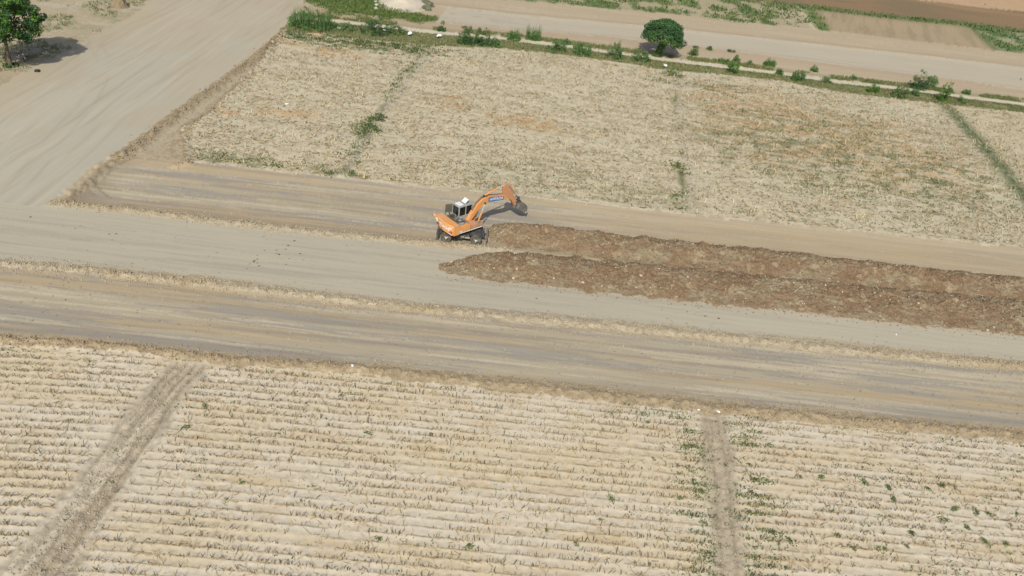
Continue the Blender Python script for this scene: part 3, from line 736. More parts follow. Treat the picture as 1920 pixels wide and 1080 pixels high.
ph_ = np.round(row_phase(x, y)); y = ph_ * ROW + row_off(x) + .07 * r.standard_normal(n); ok = (fbm(x * .3, y * 1.3, 58, 3) > .53) & (y < B1(x) - .8); x, y = x[ok], y[ok]
tuft_mass(x, y, 6, .11, .07, GREENS * 1.2, 59, 'weeds', 'green weed streaks along the rows next to the narrower tyre track', 'weeds', .10, 1.2, 3.5)
# verge grass
r = np.random.default_rng(61); n = 15000; x = -42 + 140 * r.random(n); v0, pc = V0(x), PC(x)
y = v0 + (pc - 1.0 - v0) * r.random(n); ok = (x > RX(y) + .5) & (fbm(x * .22, y * .6, 203, 3) + .3 * (r.random(n) - .5) + .12 * (x < -5) > .42); x, y = x[ok], y[ok]
tuft_mass(x, y, 5, .17, .10, np.array([lin(110, 126, 76), lin(128, 132, 90), lin(154, 146, 110)]) * 1.0, 62, 'grass', 'green grass on the verge between far stubble field and path', 'grass', .18, .9)
n = 5200; x = -38 + 135 * r.random(n); y = PC(x) + 1.3 + 1.7 * r.random(n) ** 1.5
ok = fbm(x * .35, y * .2, 64, 3) > .45; x, y = x[ok], y[ok]
tuft_mass(x, y, 6, .30, .08, np.array([lin(126, 130, 82), lin(150, 144, 104), lin(106, 124, 74)]) * 1.0, 65, 'grass', 'dry greenish grass along the far side of the path', 'grass', .18, .7)
# rough grass west of the wide road, and round the sand heap, and the far green crop
r = np.random.default_rng(66); n = 6000; y = 84 + 60 * r.random(n); x = LX(y) - 36 * r.random(n)
ok = fbm(x * .25, y * .25, 67, 3) > .53; x, y = x[ok], y[ok]
tuft_mass(x, y, 5, .3, .1, np.array([lin(138, 140, 100), lin(118, 130, 86)]) * 1.0, 68, 'grass', 'patchy rough grass behind the tall leafy tree', 'grass', .25, 1.0)
n = 7000; a = gnd(565, 0); b = gnd(830, 40); x = a[0] + (b[0] - a[0]) * r.random(n) * 1.1; y = 122 + 30 * r.random(n)
gp = patch(x, y, 640, 0, 8, 6, 21) + patch(x, y, 690, 12, 7, 8, 22) + patch(x, y, 760, 30, 9, 2.5, 23)
ok = (r.random(n) < gp) & (y > PC(x) + 3) & (x < gnd(818, 30)[0]); x, y = x[ok], y[ok]
tuft_mass(x, y, 5, .3, .12, np.array([lin(96, 120, 58), lin(112, 126, 72)]) * 1.0, 69, 'grass', 'green grass round the pale sand heap', 'grass', .25, .9)
n = 26000; x = 0 + 170 * r.random(n); y = 140 + 105 * r.random(n)
tx = TRX(y); hl = HL(x); h1 = fbm(x * .35, y * .25, 221, 4)
ok = (y > T0(x) + .5) & (((x < tx + 3.5) & (h1 > .42) & ((y < hl + 2) | (x < tx - 14))) | (np.abs(y - hl) < 1.8) & (x > tx - 5) | (x > RFX(y) - 1) & (y < hl) & (h1 > .45)); x, y = x[ok], y[ok]
tuft_mass(x, y, 4, .38, .24, np.array([lin(96, 118, 62), lin(112, 128, 80), lin(84, 106, 58)]) * 1.0, 70, 'crop', 'low green crop and hedge growth in the farthest fields', 'crop', .45, 1.0)
# ------------------------------------------------------------------ trees, shrubs
def tube_bm(bm, pts, radii, sides=7):
    rings = []
    for i, (p, rd) in enumerate(zip(pts, radii)):
        p = Vector(p)
        d = (Vector(pts[min(i + 1, len(pts) - 1)]) - Vector(pts[max(i - 1, 0)])).normalized()
        a = d.orthogonal().normalized(); b = d.cross(a)
        rings.append([bm.verts.new(p + (a * math.cos(t) + b * math.sin(t)) * rd) for t in [2 * math.pi * k / sides for k in range(sides)]])
    for q, s in zip(rings, rings[1:]):
        for k in range(sides): bm.faces.new((q[k], q[(k + 1) % sides], s[(k + 1) % sides], s[k]))
    bm.faces.new(rings[0][::-1]); bm.faces.new(rings[-1])

def bm_obj(name, bm, mat, parent=None, smooth=False):
    me = bpy.data.meshes.new(name); bmesh.ops.recalc_face_normals(bm, faces=bm.faces[:]); bm.to_mesh(me); bm.free()
    if smooth: me.polygons.foreach_set('use_smooth', np.ones(len(me.polygons), dtype=bool))
    if mat: me.materials.append(mat)
    return link(bpy.data.objects.new(name, me), parent)

def empty(name, loc, rz=0.0):
    o = bpy.data.objects.new(name, None); o.location = loc; o.rotation_euler = (0, 0, rz); o.empty_display_size = .5
    return link(o)

def leaf_quads(pos, out, size, col, r, aspect=.5, droop=.3):
    """leaf-shaped quads, mostly facing out of the crown"""
    n = len(pos)
    nrm = out + .75 * r.standard_normal((n, 3)); nrm[:, 2] += .35
    nrm /= np.linalg.norm(nrm, axis=1)[:, None] + 1e-9
    t = r.standard_normal((n, 3)); t[:, 2] -= droop; t -= nrm * (t * nrm).sum(1)[:, None]; t /= np.linalg.norm(t, axis=1)[:, None] + 1e-9
    b = np.cross(nrm, t); s = size[:, None]
    V = np.stack([pos - t * s * .5, pos + b * s * aspect * .5, pos + t * s * .5, pos - b * s * aspect * .5], 1).reshape(-1, 3)
    return V, np.arange(n * 4).reshape(n, 4), np.repeat(col, 4, 0)

def crown(centers, radii, per, size, cols, seed, floor=-9):
    """leaf clumps: shell-weighted points in many small ellipsoids"""
    r = np.random.default_rng(seed); P_, O_, S_, C_ = [], [], [], []
    for cen, rad in zip(centers, radii):
        n = int(per * (np.mean(rad)) ** 2) + 6
        d = r.standard_normal((n, 3)); d /= np.linalg.norm(d, axis=1)[:, None]
        p = np.asarray(cen) + d * np.asarray(rad) * (.55 + .5 * r.random((n, 1)) ** .6)
        c = cols[r.integers(0, len(cols))] * (.75 + .5 * r.random((n, 1))) * (.8 + .4 * r.random())
        P_.append(p); O_.append(d); S_.append(size * (.6 + .8 * r.random(n))); C_.append(c)
    p, o, s, c = map(np.concatenate, (P_, O_, S_, C_)); k = p[:, 2] > floor
    return leaf_quads(p[k], o[k], s[k], c[k], r)

def leaf_obj(name, vfc, parent):
    me = np_mesh(name, *vfc); me.materials.append(M_LEAF); return link(bpy.data.objects.new(name, me), parent)

LEAF_D = np.array([lin(70, 102, 58), lin(62, 94, 60), lin(86, 116, 62), lin(58, 88, 54)]) * 1.15
LEAF_B = np.array([lin(88, 128, 50), lin(76, 116, 48), lin(104, 136, 64)]) * 1.0
LEAF_S = np.array([lin(92, 124, 68), lin(80, 110, 60), lin(108, 134, 84)]) * 1.05

def dome_tree():
    b = gnd(1231, 105); z0 = float(height_at(b[0], b[1])[0])
    t = empty('tree', (b[0], b[1], z0)); r = np.random.default_rng(81)
    tag(t, 'solitary dark green domed tree with a creeper-covered leaning trunk beside the path', 'tree')
    bm = bmesh.new(); top = Vector((.75, .2, 2.2))
    tube_bm(bm, [(0, 0, -.2), (.1, 0, .3), (.35, .05, 1.2), tuple(top)], [.5, .4, .34, .3], 9)
    for k in range(9):
        a = k * .7 + .3; e = Vector((.45 + 2.4 * math.cos(a), 2.2 * math.sin(a), 3.0 + 1.3 * r.random()))
        tube_bm(bm, [tuple(top - Vector((0, 0, .3))), tuple(top.lerp(e, .5) + Vector((0, 0, .25))), tuple(e)], [.17, .1, .04], 5)
    bm_obj('trunk', bm, M_BARK, t, True)
    # creeper on the trunk
    n = 900; zz = 2.3 * r.random(n); an = 6.283 * r.random(n); rd = .42 + .22 * r.random(n) + .12 * (zz < .5)
    p = np.stack([.33 * zz + rd * np.cos(an), .06 * zz + rd * np.sin(an), zz], 1); o = np.stack([np.cos(an), np.sin(an), 0 * an], 1)
    leaf_obj('creeper', leaf_quads(p, o, .16 + .12 * r.random(n), LEAF_B[r.integers(0, 3, n)] * (.7 + .5 * r.random((n, 1))), r), t)
    cen, rad = [], []
    for k in range(190):
        a = 6.283 * r.random(); h = r.random() ** .8; rr = math.sqrt(max(0, 1 - h ** 2.4)) * 3.2 * (.8 + .24 * r.random())
        if h < .12: rr *= .5 + .45 * r.random()
        zz = 2.75 + 2.75 * h
        if rr > 2.4 and math.cos(a) > .3: zz -= 1.0 * r.random()
        cen.append((.45 + rr * math.cos(a), rr * math.sin(a), zz)); q = .4 + .3 * r.random(); rad.append((q, q, q * .8))
    leaf_obj('crown', crown(cen, rad, 380, .25, LEAF_D, 82, 1.7), t)
dome_tree()

def tall_tree():
    b = gnd(20, 123); z0 = float(height_at(b[0], b[1])[0])
    t = empty('tree', (b[0], b[1], z0)); r = np.random.default_rng(91)
    tag(t, 'tall leafy tree with a slim bare trunk shading the parked motorcycle', 'tree')
    bm = bmesh.new(); top = Vector((.1, 0, 3.4))
    tube_bm(bm, [(0, 0, -.2), (.02, 0, .4), (0, 0, 1.8), tuple(top), (.2, .1, 5.4), (.1, .2, 7.4)], [.34, .25, .2, .19, .13, .05], 8)
    ends = []
    for k in range(16):
        a = k * 2.4; L = 2.2 + 1.8 * r.random(); zb = 2.7 + 3.4 * r.random()
        e = Vector((.1 + L * math.cos(a), L * math.sin(a), zb + .3 + 1.6 * r.random())); ends.append(e)
        s = Vector((.05, 0, zb)); tube_bm(bm, [tuple(s), tuple(s.lerp(e, .5) + Vector((0, 0, .3))), tuple(e)], [.09, .055, .02], 5)
    for k in range(8):
        a = k * .9; s = Vector((.3 * math.cos(a), .3 * math.sin(a), 3.2 + .25 * k)); e = Vector((3.4 * math.cos(a), 3.4 * math.sin(a), 2.5 + .3 * k))
        tube_bm(bm, [tuple(s), tuple(s.lerp(e, .5) + Vector((0, 0, .4))), tuple(e)], [.05, .035, .012], 4)
    bm_obj('trunk', bm, M_BARK, t, True)
    cen, rad = [], []
    for k in range(260):
        a = 6.283 * r.random(); h = r.random()
        prof = math.sin(math.pi * min(1, .16 + .8 * h)) ** .6
        rr = 4.3 * prof * (.45 + .6 * r.random() ** .6); rr = min(rr, 4.5)
        cen.append((.1 + rr * math.cos(a), rr * math.sin(a), 3.7 + 6.0 * h - .12 * rr + .5 * (math.sin(a) < -.3))); q = .35 + .4 * r.random(); rad.append((q, q, q * .7))
    leaf_obj('crown', crown(cen, rad, 420, .27, np.concatenate([LEAF_D, LEAF_B]), 92, 2.7), t)
    n = 260; an = 6.283 * r.random(n); d = .9 * np.sqrt(r.random(n)); p = np.stack([d * np.cos(an), d * np.sin(an), .25 * r.random(n)], 1)
    leaf_obj('basal_shoots', leaf_quads(p, np.tile([0, 0, 1.], (n, 1)), .2 + .15 * r.random(n), LEAF_D[r.integers(0, 4, n)], r), t)
tall_tree()

def shrub(px, py, wpx, hpx, label, seed, pal=None, spiky=0.0, group=None):
    b = gnd(px, py); depth = .834 * b[1] + 21; s = FPX / depth
    w = wpx / s / 2 * 1.08; hgt = hpx / s * 1.12; r = np.random.default_rng(seed)
    z0 = float(height_at(b[0], b[1])[0]); t = empty('shrub', (b[0], b[1], z0)); tag(t, label, 'shrub', group)
    bm = bmesh.new()
    for k in range(6):
        a = k * 1.05 + r.random(); e = (w * .6 * math.cos(a), w * .5 * math.sin(a), hgt * (.5 + .4 * r.random()))
        tube_bm(bm, [(.05 * math.cos(a), .05 * math.sin(a), -.1), (e[0] * .4, e[1] * .4, e[2] * .6), e], [.035, .025, .01], 4)
    bm_obj('stems', bm, M_BARK, t)
    cen, rad = [], []
    nc = int(10 + 14 * w * hgt)
    for k in range(nc):
        a = 6.283 * r.random(); rr = math.sqrt(r.random()); h = r.random() * math.sqrt(max(.08, 1 - rr ** 2 * .85)) * (.85 + .3 * r.random())
        q = .16 + .2 * r.random() * min(1, hgt); cen.append((w * .92 * rr * math.cos(a), w * .7 * rr * math.sin(a), max(.08, hgt * h - q * .5))); rad.append((q, q, q))
    v, f, c = crown(cen, rad, 420, .17, LEAF_S if pal is None else pal, seed + 1, 0.0)
    if spiky > 0:
        n = int(70 * w) + 20; x = w * (1.6 * r.random(n) - .8); y = w * .5 * (2 * r.random(n) - 1)
        p = np.stack([x, y, np.zeros(n)], 1)
        V, F, C = blades(p, hgt * spiky * (.6 + .5 * r.random(n)), .06 + .05 * r.random(n), .3 * r.random(n), 6.283 * r.random(n), (LEAF_S if pal is None else pal)[r.integers(0, 3, n)], .2)
        f = np.concatenate([f, F + len(v)]); v = np.concatenate([v, V]); c = np.concatenate([c, C])
    leaf_obj('foliage', (v, f, c), t)
    return t
SHRUBS = [
    (585, 50, 88, 30, 'broad dense tall-weed thicket where the verge meets the wide dirt road', None, 1.0),
    (648, 55, 40, 14, 'low scrappy shrub between the broad thicket and a dark bush on the verge', None, .0),
    (704, 62, 58, 27, 'dark leafy bush on the verge near the sand heap', LEAF_D, 0),
    (745, 62, 40, 14, 'low loose shrub touching the dark leafy bush near the sand heap', None, 0),
    (873, 82, 30, 34, 'dark round-topped bush with a twin beside it, on the verge', LEAF_D, 0),
    (902, 84, 32, 32, 'dark round-topped bush, eastern twin of a pair on the verge', LEAF_D, 0),
    (928, 88, 26, 16, 'small low shrub at the foot of the twin round-topped bushes', None, 0),
    (963, 76, 24, 18, 'upright leafy weed on the far side of the path behind the twin bushes', None, 1.1),
    (999, 75, 30, 19, 'wide weedy shrub with thin tall shoots on the far side of the path', None, 1.3),
    (828, 58, 13, 15, 'small slender sapling on the far side of the path', LEAF_D, 0),
    (1042, 96, 38, 20, 'rounded pale green bush hiding the path, next to a bare gap in the verge', None, 0),
    (1090, 103, 38, 22, 'rounded bush between the pale round bush and a taller ragged one', None, .9),
    (1060, 82, 24, 10, 'low sparse weed patch across the path from the rounded bushes', None, .8),
    (1152, 109, 34, 28, 'ragged bush standing up beside the path west of the domed tree', None, 0),
    (1200, 114, 34, 25, 'loose grey-green bush directly in front of the domed tree', None, 0),
    (1299, 104, 17, 15, 'small round bush by itself just east of the domed tree', LEAF_S, 0),
    (1373, 137, 21, 24, 'bright green bush growing out over the path', LEAF_B, 0),
    (1381, 116, 13, 11, 'small grey-green weed behind the bright green bush', None, 0),
    (1357, 118, 26, 9, 'low weed clump across the path from the bright green bush', None, .8),
    (1442, 124, 22, 13, 'low dull-green shrub on the far edge of the path', None, .9),
    (1404, 122, 14, 8, 'very small weed on the far edge of the path', None, .6),
    (1495, 151, 26, 17, 'spreading green bush on the verge with a lower one east of it', None, .9),
    (1460, 140, 14, 12, 'thin pale weed standing at the near edge of the path', None, .9),
    (1547, 156, 20, 11, 'low green shrub on the verge midway along the bare stretch of path', None, 0),
    (1527, 134, 12, 12, 'tiny upright bush across the path from the low green shrub', None, 0),
    (1600, 149, 14, 9, 'small green weed on the far edge, across from the bright small bush', None, 0),
    (1636, 173, 20, 18, 'bright small bush half over the path, west of the shrub cluster', LEAF_B, 0),
    (1687, 183, 30, 22, 'green bush at the west end of the shrub cluster on the verge', None, 0),
    (1713, 179, 20, 15, 'smaller bush tucked against the cluster on the verge', None, 0),
    (1722, 166, 38, 31, 'large dark-leaved bush on the far side of the path, tallest of the cluster', LEAF_D, 0),
    (1745, 164, 20, 22, 'open-branched bush leaning from the largest dark-leaved bush', LEAF_S, 0),
    (1766, 188, 27, 33, 'tall yellowish-green bush at the path, east end of the cluster', LEAF_B, 0),
    (1800, 192, 22, 10, 'low shrub at the foot of the tall yellowish-green bush', None, 0),
    (1812, 176, 17, 11, 'small bush beyond the path east of the cluster', None, 0),
    (1330, 94, 10, 8, 'dark small weed on the low bank east of the domed tree', LEAF_D, 0),
    (1372, 98, 16, 5, 'flat dark weed on the low bank of the far grey road', LEAF_D, 0),
    (1305, 90, 12, 4, 'flat dry weed on the low bank nearest the domed tree', LEAF_D, 0),
]
for k, (px, py, w, h, lb, pal, sp) in enumerate(SHRUBS): shrub(px, py, w, h, lb, 500 + 7 * k, pal, sp)

# weed clumps big enough to pick out in the near field
WEEDS = [(1215, 793), (1225, 862), (1300, 900), (1275, 935), (1440, 835), (1405, 872), (1415, 900), (1430, 945), (1500, 895), (1540, 895), (1450, 1000), (1460, 1020), (1620, 905), (1665, 915), (1675, 938), (1740, 918), (1765, 912), (1790, 915), (1560, 960),
         (1790, 955), (1830, 962), (1855, 965), (1770, 975), (1812, 990), (1845, 1015), (1885, 1020), (1905, 965), (1895, 985), (1700, 1025), (1710, 1000), (1480, 1015), (1410, 925), (690, 812), (808, 815), (455, 905), (1025, 995), (710, 1010), (350, 800), (385, 760), (1145, 935), (640, 742), (1570, 1005), (1600, 1030), (1660, 1030), (1125, 975), (880, 1025), (1080, 1020)]
def weed_variant(seed):
    r = np.random.default_rng(seed); n = 70; a = 6.283 * r.random(n); d = .25 * r.random(n) ** .8
    p = np.stack([d * np.cos(a) * 1.3, d * np.sin(a), .16 * r.random(n) * (1.1 - d / .3)], 1)
    o = np.stack([np.cos(a), np.sin(a), .6 + 0 * a], 1)
    me = np_mesh('weed', *leaf_quads(p, o, .09 + .07 * r.random(n), GREENS[r.integers(0, 4, n)] * (.7 + .6 * r.random((n, 1))), r)); me.materials.append(M_LEAF); return me
WV = [weed_variant(600 + k) for k in range(5)]
for k, (px, py) in enumerate(WEEDS):
    g = gnd(px, py); o = link(bpy.data.objects.new('weed', WV[k % 5])); o.location = (g[0], g[1], float(height_at(g[0], g[1])[0]))
    s = random.uniform(.5, 1.05); o.scale = (s * random.uniform(.9, 1.7), s, s); o.rotation_euler = (0, 0, 6.28 * random.random())
    side = 'between the two tyre tracks of the ridged field' if g[0] < TE(g[1]) else ('in the ridged field, close beside the narrower tyre track' if g[0] < TE(g[1]) + 4.5 else 'in the ridged field, well away from the narrower tyre track')
    if g[0] < TD(g[1]) + 3: side = 'close beside the wider tyre track of the ridged field'
    tag(o, ('broad' if s > .8 else 'small') + ' green weed clump ' + side, 'weed', 'weed clumps in the ridged field')

# ------------------------------------------------------------------ heaps, stones, litter
def mound(name, px, py, rx, ry, H, label, cat, col, mat, seed, rough=.15, power=1.0):
    g = gnd(px, py); n = 46; k = 40; z0 = float(height_at(g[0], g[1])[0])
    rr = np.linspace(0, 1, n); aa = np.linspace(0, 2 * np.pi, k, endpoint=False)
    R_, A_ = np.meshgrid(rr, aa, indexing='ij')
    x = rx * R_ * np.cos(A_); y = ry * R_ * np.sin(A_)
    wob = 1 + .25 * (fbm(np.cos(A_) * 1.2 + 5, np.sin(A_) * 1.2, seed, 3) - .5); x *= wob; y *= wob
    z = H * (1 - sstep(0, 1, R_ ** power)) + rough * (fbm(x * (1.6 if rx > 1.8 else 3.2), y * (1.6 if rx > 1.8 else 3.2), seed + 3, 4, .6) - .5) * (1 - R_ ** 3) * 2
    z[-1] = -.25
    V = np.stack([x.ravel(), y.ravel(), z.ravel()], 1)
    i, j = np.meshgrid(np.arange(n - 1), np.arange(k), indexing='ij'); j2 = (j + 1) % k
    F = np.stack([(i * k + j).ravel(), ((i + 1) * k + j).ravel(), ((i + 1) * k + j2).ravel(), (i * k + j2).ravel()], 1)
    c = np.tile(col, (len(V), 1)) * (.86 + .28 * fbm(V[:, 0] * 1.1, V[:, 1] * 1.1, seed + 8, 4))[:, None]
    me = np_mesh(name, V, F, c, True); me.materials.append(mat)
    o = tag(link(bpy.data.objects.new(name, me)), label, cat); o.location = (g[0], g[1], z0); return o
mound('sand_heap', 757, 6, 5.0, 6.2, 1.9, 'large smooth pale sand heap with grass round its foot', 'sand heap', G(206, 194, 174), M_ROAD, 700, .06, .9)
mound('straw_heap', 224, 12, 1.5, 1.4, 1.5, 'lumpy tan straw heap at the edge of the wide dirt road', 'straw heap', G(150, 134, 108), M_HEAP, 720, .8, 1.6)
mound('earth_heap', 590, 64, 2.0, .8, .3, 'small bare earth hump at the foot of the verge thicket', 'earth heap', G(186, 158, 126), M_BERM, 740, .12, 1.0)

def stone(px, py, s, col, label, cat, group=None, pos=None, flat=.7, name='stone'):
    bm = bmesh.new(); bmesh.ops.create_icosphere(bm, subdivisions=2, radius=1)
    for v in bm.verts:
        q = 1 + .5 * (random.random() - .5); v.co *= q * s
        v.co.z *= flat
    o = bm_obj(name, bm, None, None); c = np.tile(col, (len(o.data.vertices), 1))
    a = o.data.color_attributes.new('col', 'FLOAT_COLOR', 'POINT'); c4 = np.ones((len(c), 4), np.float32); c4[:, :3] = c; a.data.foreach_set('color', c4.ravel())
    o.data.materials.append(M_CLOD)
    g = gnd(px, py) if pos is None else pos
    z = float(height_at(g[0], g[1])[0]) if pos is None else pos[2]
    o.location = (g[0], g[1], z + s * flat * .45); o.rotation_euler = (0, 0, 6.28 * random.random())
    tag(o, label, cat, group); return o
stone(70, 134, .32, G(74, 66, 58), 'dark lump lying on the wide road near the motorcycle', 'stone')
HS = [(1202, 517), (963, 522), (968, 504), (1000, 489), (1640, 549), (1610, 527), (1657, 599), (1800, 617), (835, 505), (1093, 530), (1500, 513), (1555, 523), (1570, 528), (1855, 520), (1722, 568), (1290, 520), (1650, 592), (1850, 619), (1090, 486), (846, 490)]
def heap_pos(px, py):
    """where the pixel's ray meets the nearer heap surface"""
    best = None
    for HV in (HVL, HVU):
        q = HV.reshape(-1, 3); v = q - np.array([0, 0, CAMH]); dep = v @ cF
        sx = 960 + FPX * (v @ cR) / dep; sy = 540 - FPX * (v @ cU) / dep
        d = (sx - px) ** 2 + (sy - py) ** 2; k = int(d.argmin())
        if best is None or d[k] < best[0]: best = (d[k], q[k])
    return best[1]
for px, py in HS:
    stone(px, py, random.uniform(.08, .15), G(204, 186, 158), 'pale stony clod on the dark soil heap ' + ('under the excavator bucket' if py < 530 and py < 470 + (px - 1000) * .11 + 2 else 'with the pointed end'), 'clod', 'pale clods on the dark soil heaps', heap_pos(px, py), .75, 'clod')
for px, py in [(797, 17), (803, 19), (806, 12), (800, 9), (794, 8)]:
    stone(px, py, random.uniform(.5, .75), G(112, 114, 94), 'dark mossy rock piled beside the pale sand heap', 'rock', 'mossy rocks by the sand heap', None, .8, 'rock')
for px, py in [(705, 17), (706, 11), (704, 5), (706, 0)]:
    stone(px, py, random.uniform(.3, .4), G(208, 204, 190), 'whitish stone in a row along the grass by the sand heap', 'stone', 'whitish stones by the sand heap', None, .8)

M_BAG = paint_mat('white_plastic', (.82, .82, .8), .4, (.6, .57, .5), .3, 6)
def bag(px, py, s, label):
    bm = bmesh.new(); bmesh.ops.create_icosphere(bm, subdivisions=2, radius=1)
    a = random.random() * 6
    for v in bm.verts:
        q = 1 + .45 * math.sin(5 * v.co.x + a) * math.cos(4 * v.co.y + a) + .3 * (random.random() - .5)
        v.co = Vector((v.co.x * 1.3 * q, v.co.y * .8 * q, v.co.z * .45 * q)) * s
    o = bm_obj('plastic_bag', bm, M_BAG); g = gnd(px, py); o.location = (g[0], g[1], float(height_at(g[0], g[1])[0]) + s * .3 + (.25 if py < 130 else 0.02))
    o.rotation_euler = (0, 0, a); tag(o, label, 'plastic bag')
bag(769, 66, .42, 'torn white plastic bag in the verge grass east of the dark leafy bush')
bag(823, 71, .38, 'white plastic bag in the verge just west of the twin round-topped bushes')
bag(724, 60, .28, 'small white plastic bag at the foot of the dark leafy bush')
bag(635, 55, .26, 'small white plastic scrap in the verge beside the broad thicket')
bag(1247, 126, .33, 'white plastic bag on the verge below the domed tree')
bag(537, 196, .18, 'white plastic scrap lying by itself on the far stubble field')
bag(661, 690, .11, 'white plastic scrap on the brown edge of the ridged field')
bag(1347, 774, .11, 'flat white plastic scrap where the narrower tyre track leaves the ridged field')
bag(1310, 770, .08, 'tiny white scrap just west of the narrower tyre track')
bag(425, 713, .08, 'pale plastic scrap in the ridged field near the wider tyre track')
bag(1680, 627, .08, 'tiny white scrap on the grey road south of the soil heaps')
# ------------------------------------------------------------------ wheeled excavator
def box(bm, x0, x1, y0, y1, z0, z1, bev=0.0):
    vs = [bm.verts.new((x, y, z)) for x in (x0, x1) for y in (y0, y1) for z in (z0, z1)]
    fs = [(0, 1, 3, 2), (4, 6, 7, 5), (0, 4, 5, 1), (2, 3, 7, 6), (0, 2, 6, 4), (1, 5, 7, 3)]
    ff = [bm.faces.new([vs[i] for i in f]) for f in fs]
    if bev > 0:
        es = list({e for f in ff for e in f.edges}); bmesh.ops.bevel(bm, geom=es, offset=bev, segments=2, affect='EDGES', profile=.6)

def prism(bm, pts, y0, y1):
    """polygon in the x-z plane, extruded along y"""
    a = [bm.verts.new((u, y0, z)) for u, z in pts]; b = [bm.verts.new((u, y1, z)) for u, z in pts]; n = len(pts)
    bm.faces.new(a); bm.faces.new(b[::-1])
    for i in range(n): bm.faces.new((a[i], b[i], b[(i + 1) % n], a[(i + 1) % n]))

def plate(bm, pts, z0, z1):
    """polygon in plan, extruded upward"""
    a = [bm.verts.new((x, y, z0)) for x, y in pts]; b = [bm.verts.new((x, y, z1)) for x, y in pts]; n = len(pts)
    bm.faces.new(a[::-1]); bm.faces.new(b)
    for i in range(n): bm.faces.new((a[i], a[(i + 1) % n], b[(i + 1) % n], b[i]))

def cyl(bm, p0, p1, r0, r1=None, sides=12):
    tube_bm(bm, [p0, p1], [r0, r0 if r1 is None else r1], sides)

M_OR = paint_mat('orange_paint', (.70, .30, .08), .5, (.50, .39, .27), .8, 2.6)
M_ORB = paint_mat('orange_boom_paint', (.69, .285, .072), .5, (.50, .38, .26), .7, 2.6)
M_ORD = paint_mat('worn_orange_paint', (.56, .24, .10), .6, (.40, .31, .24), 1.0, 2.5)
M_DECK = paint_mat('dusty_deck', (.27, .2, .14), .8, (.4, .32, .23), .8, 3)
M_STEEL = paint_mat('worn_steel', (.27, .25, .225), .55, (.42, .35, .27), .7, 4, .2)
M_DARK = paint_mat('dark_frame', (.05, .05, .05), .6, (.22, .19, .15), .6, 3)
M_TYRE = paint_mat('tyre_rubber', (.07, .068, .062), .9, (.30, .26, .20), .75, 4)
M_RIM = paint_mat('rim_paint', (.55, .53, .48), .6, (.34, .29, .22), .6, 6)
M_WHITE = paint_mat('white_paint', (.78, .77, .73), .5, (.5, .45, .37), .35, 4)
M_CAB = paint_mat('cab_grey_white', (.33, .345, .335), .5, (.30, .27, .22), .6, 3)
M_BLUE = paint_mat('blue_panel', (.04, .17, .40), .4, (.2, .22, .25), .25, 5)
M_RED = paint_mat('red_sticker', (.55, .06, .03), .5, (.4, .2, .12), .4, 6)
M_ROD = paint_mat('chrome_rod', (.8, .78, .74), .25, (.6, .55, .48), .3, 5, .6)
M_ENG = paint_mat('oily_engine', (.09, .08, .068), .7, (.30, .26, .2), .7, 6)
M_BUCK = paint_mat('scoured_bucket', (.15, .14, .13), .5, (.36, .31, .26), .7, 3, .2)
M_GLASS, gn_, gb_ = new_mat('tinted_glass')
gt_ = gn_.nodes.new('ShaderNodeBsdfTransparent'); gt_.inputs[0].default_value = (.45, .47, .46, 1); gm_ = gn_.nodes.new('ShaderNodeMixShader'); gm_.inputs[0].default_value = .35
gb_.inputs['Base Color'].default_value = (.03, .035, .035, 1); gb_.inputs['Roughness'].default_value = .08
gn_.links.new(gt_.outputs[0], gm_.inputs[1]); gn_.links.new(gb_.outputs[0], gm_.inputs[2]); gn_.links.new(gm_.outputs[0], gn_.nodes['Material Output'].inputs['Surface'])

EX = np.array([-5.3, 65.05, 0.0]); EX[2] = float(np.mean(height_at([-6.7, -3.9, -6.7, -3.9], [64.1, 64.1, 66, 66]))) + .01
exc = empty('excavator', tuple(EX)); tag(exc, 'orange wheeled excavator with raised arm working beside the dark soil heaps', 'excavator')
A_CH, A_UP = math.radians(2.2), math.radians(45.0)

def part(name, bm, mat, ang=None, parent=None, smooth=False):
    o = bm_obj(name, bm, mat, exc if parent is None else parent, smooth)
    if parent is None: o.rotation_euler = (0, 0, ang)
    return o

def text_mesh(body, size, bold=.02, extrude=.004):
    cu = bpy.data.curves.new('lettering', 'FONT'); cu.body = body; cu.size = size; cu.offset = bold * size; cu.extrude = extrude
    cu.align_x = 'CENTER'; cu.align_y = 'CENTER'; cu.resolution_u = 3
    o = bpy.data.objects.new('lettering', cu); COL.objects.link(o)
    dg = bpy.context.evaluated_depsgraph_get(); me = bpy.data.meshes.new_from_object(o.evaluated_get(dg))
    bpy.data.objects.remove(o); me.name = 'lettering'; return me

def mapped_text(me, fn, mat, parent, name='lettering'):
    for v in me.vertices: v.co = fn(v.co.x, v.co.y, v.co.z)
    me.materials.clear(); me.materials.append(mat); return link(bpy.data.objects.new(name, me), parent)

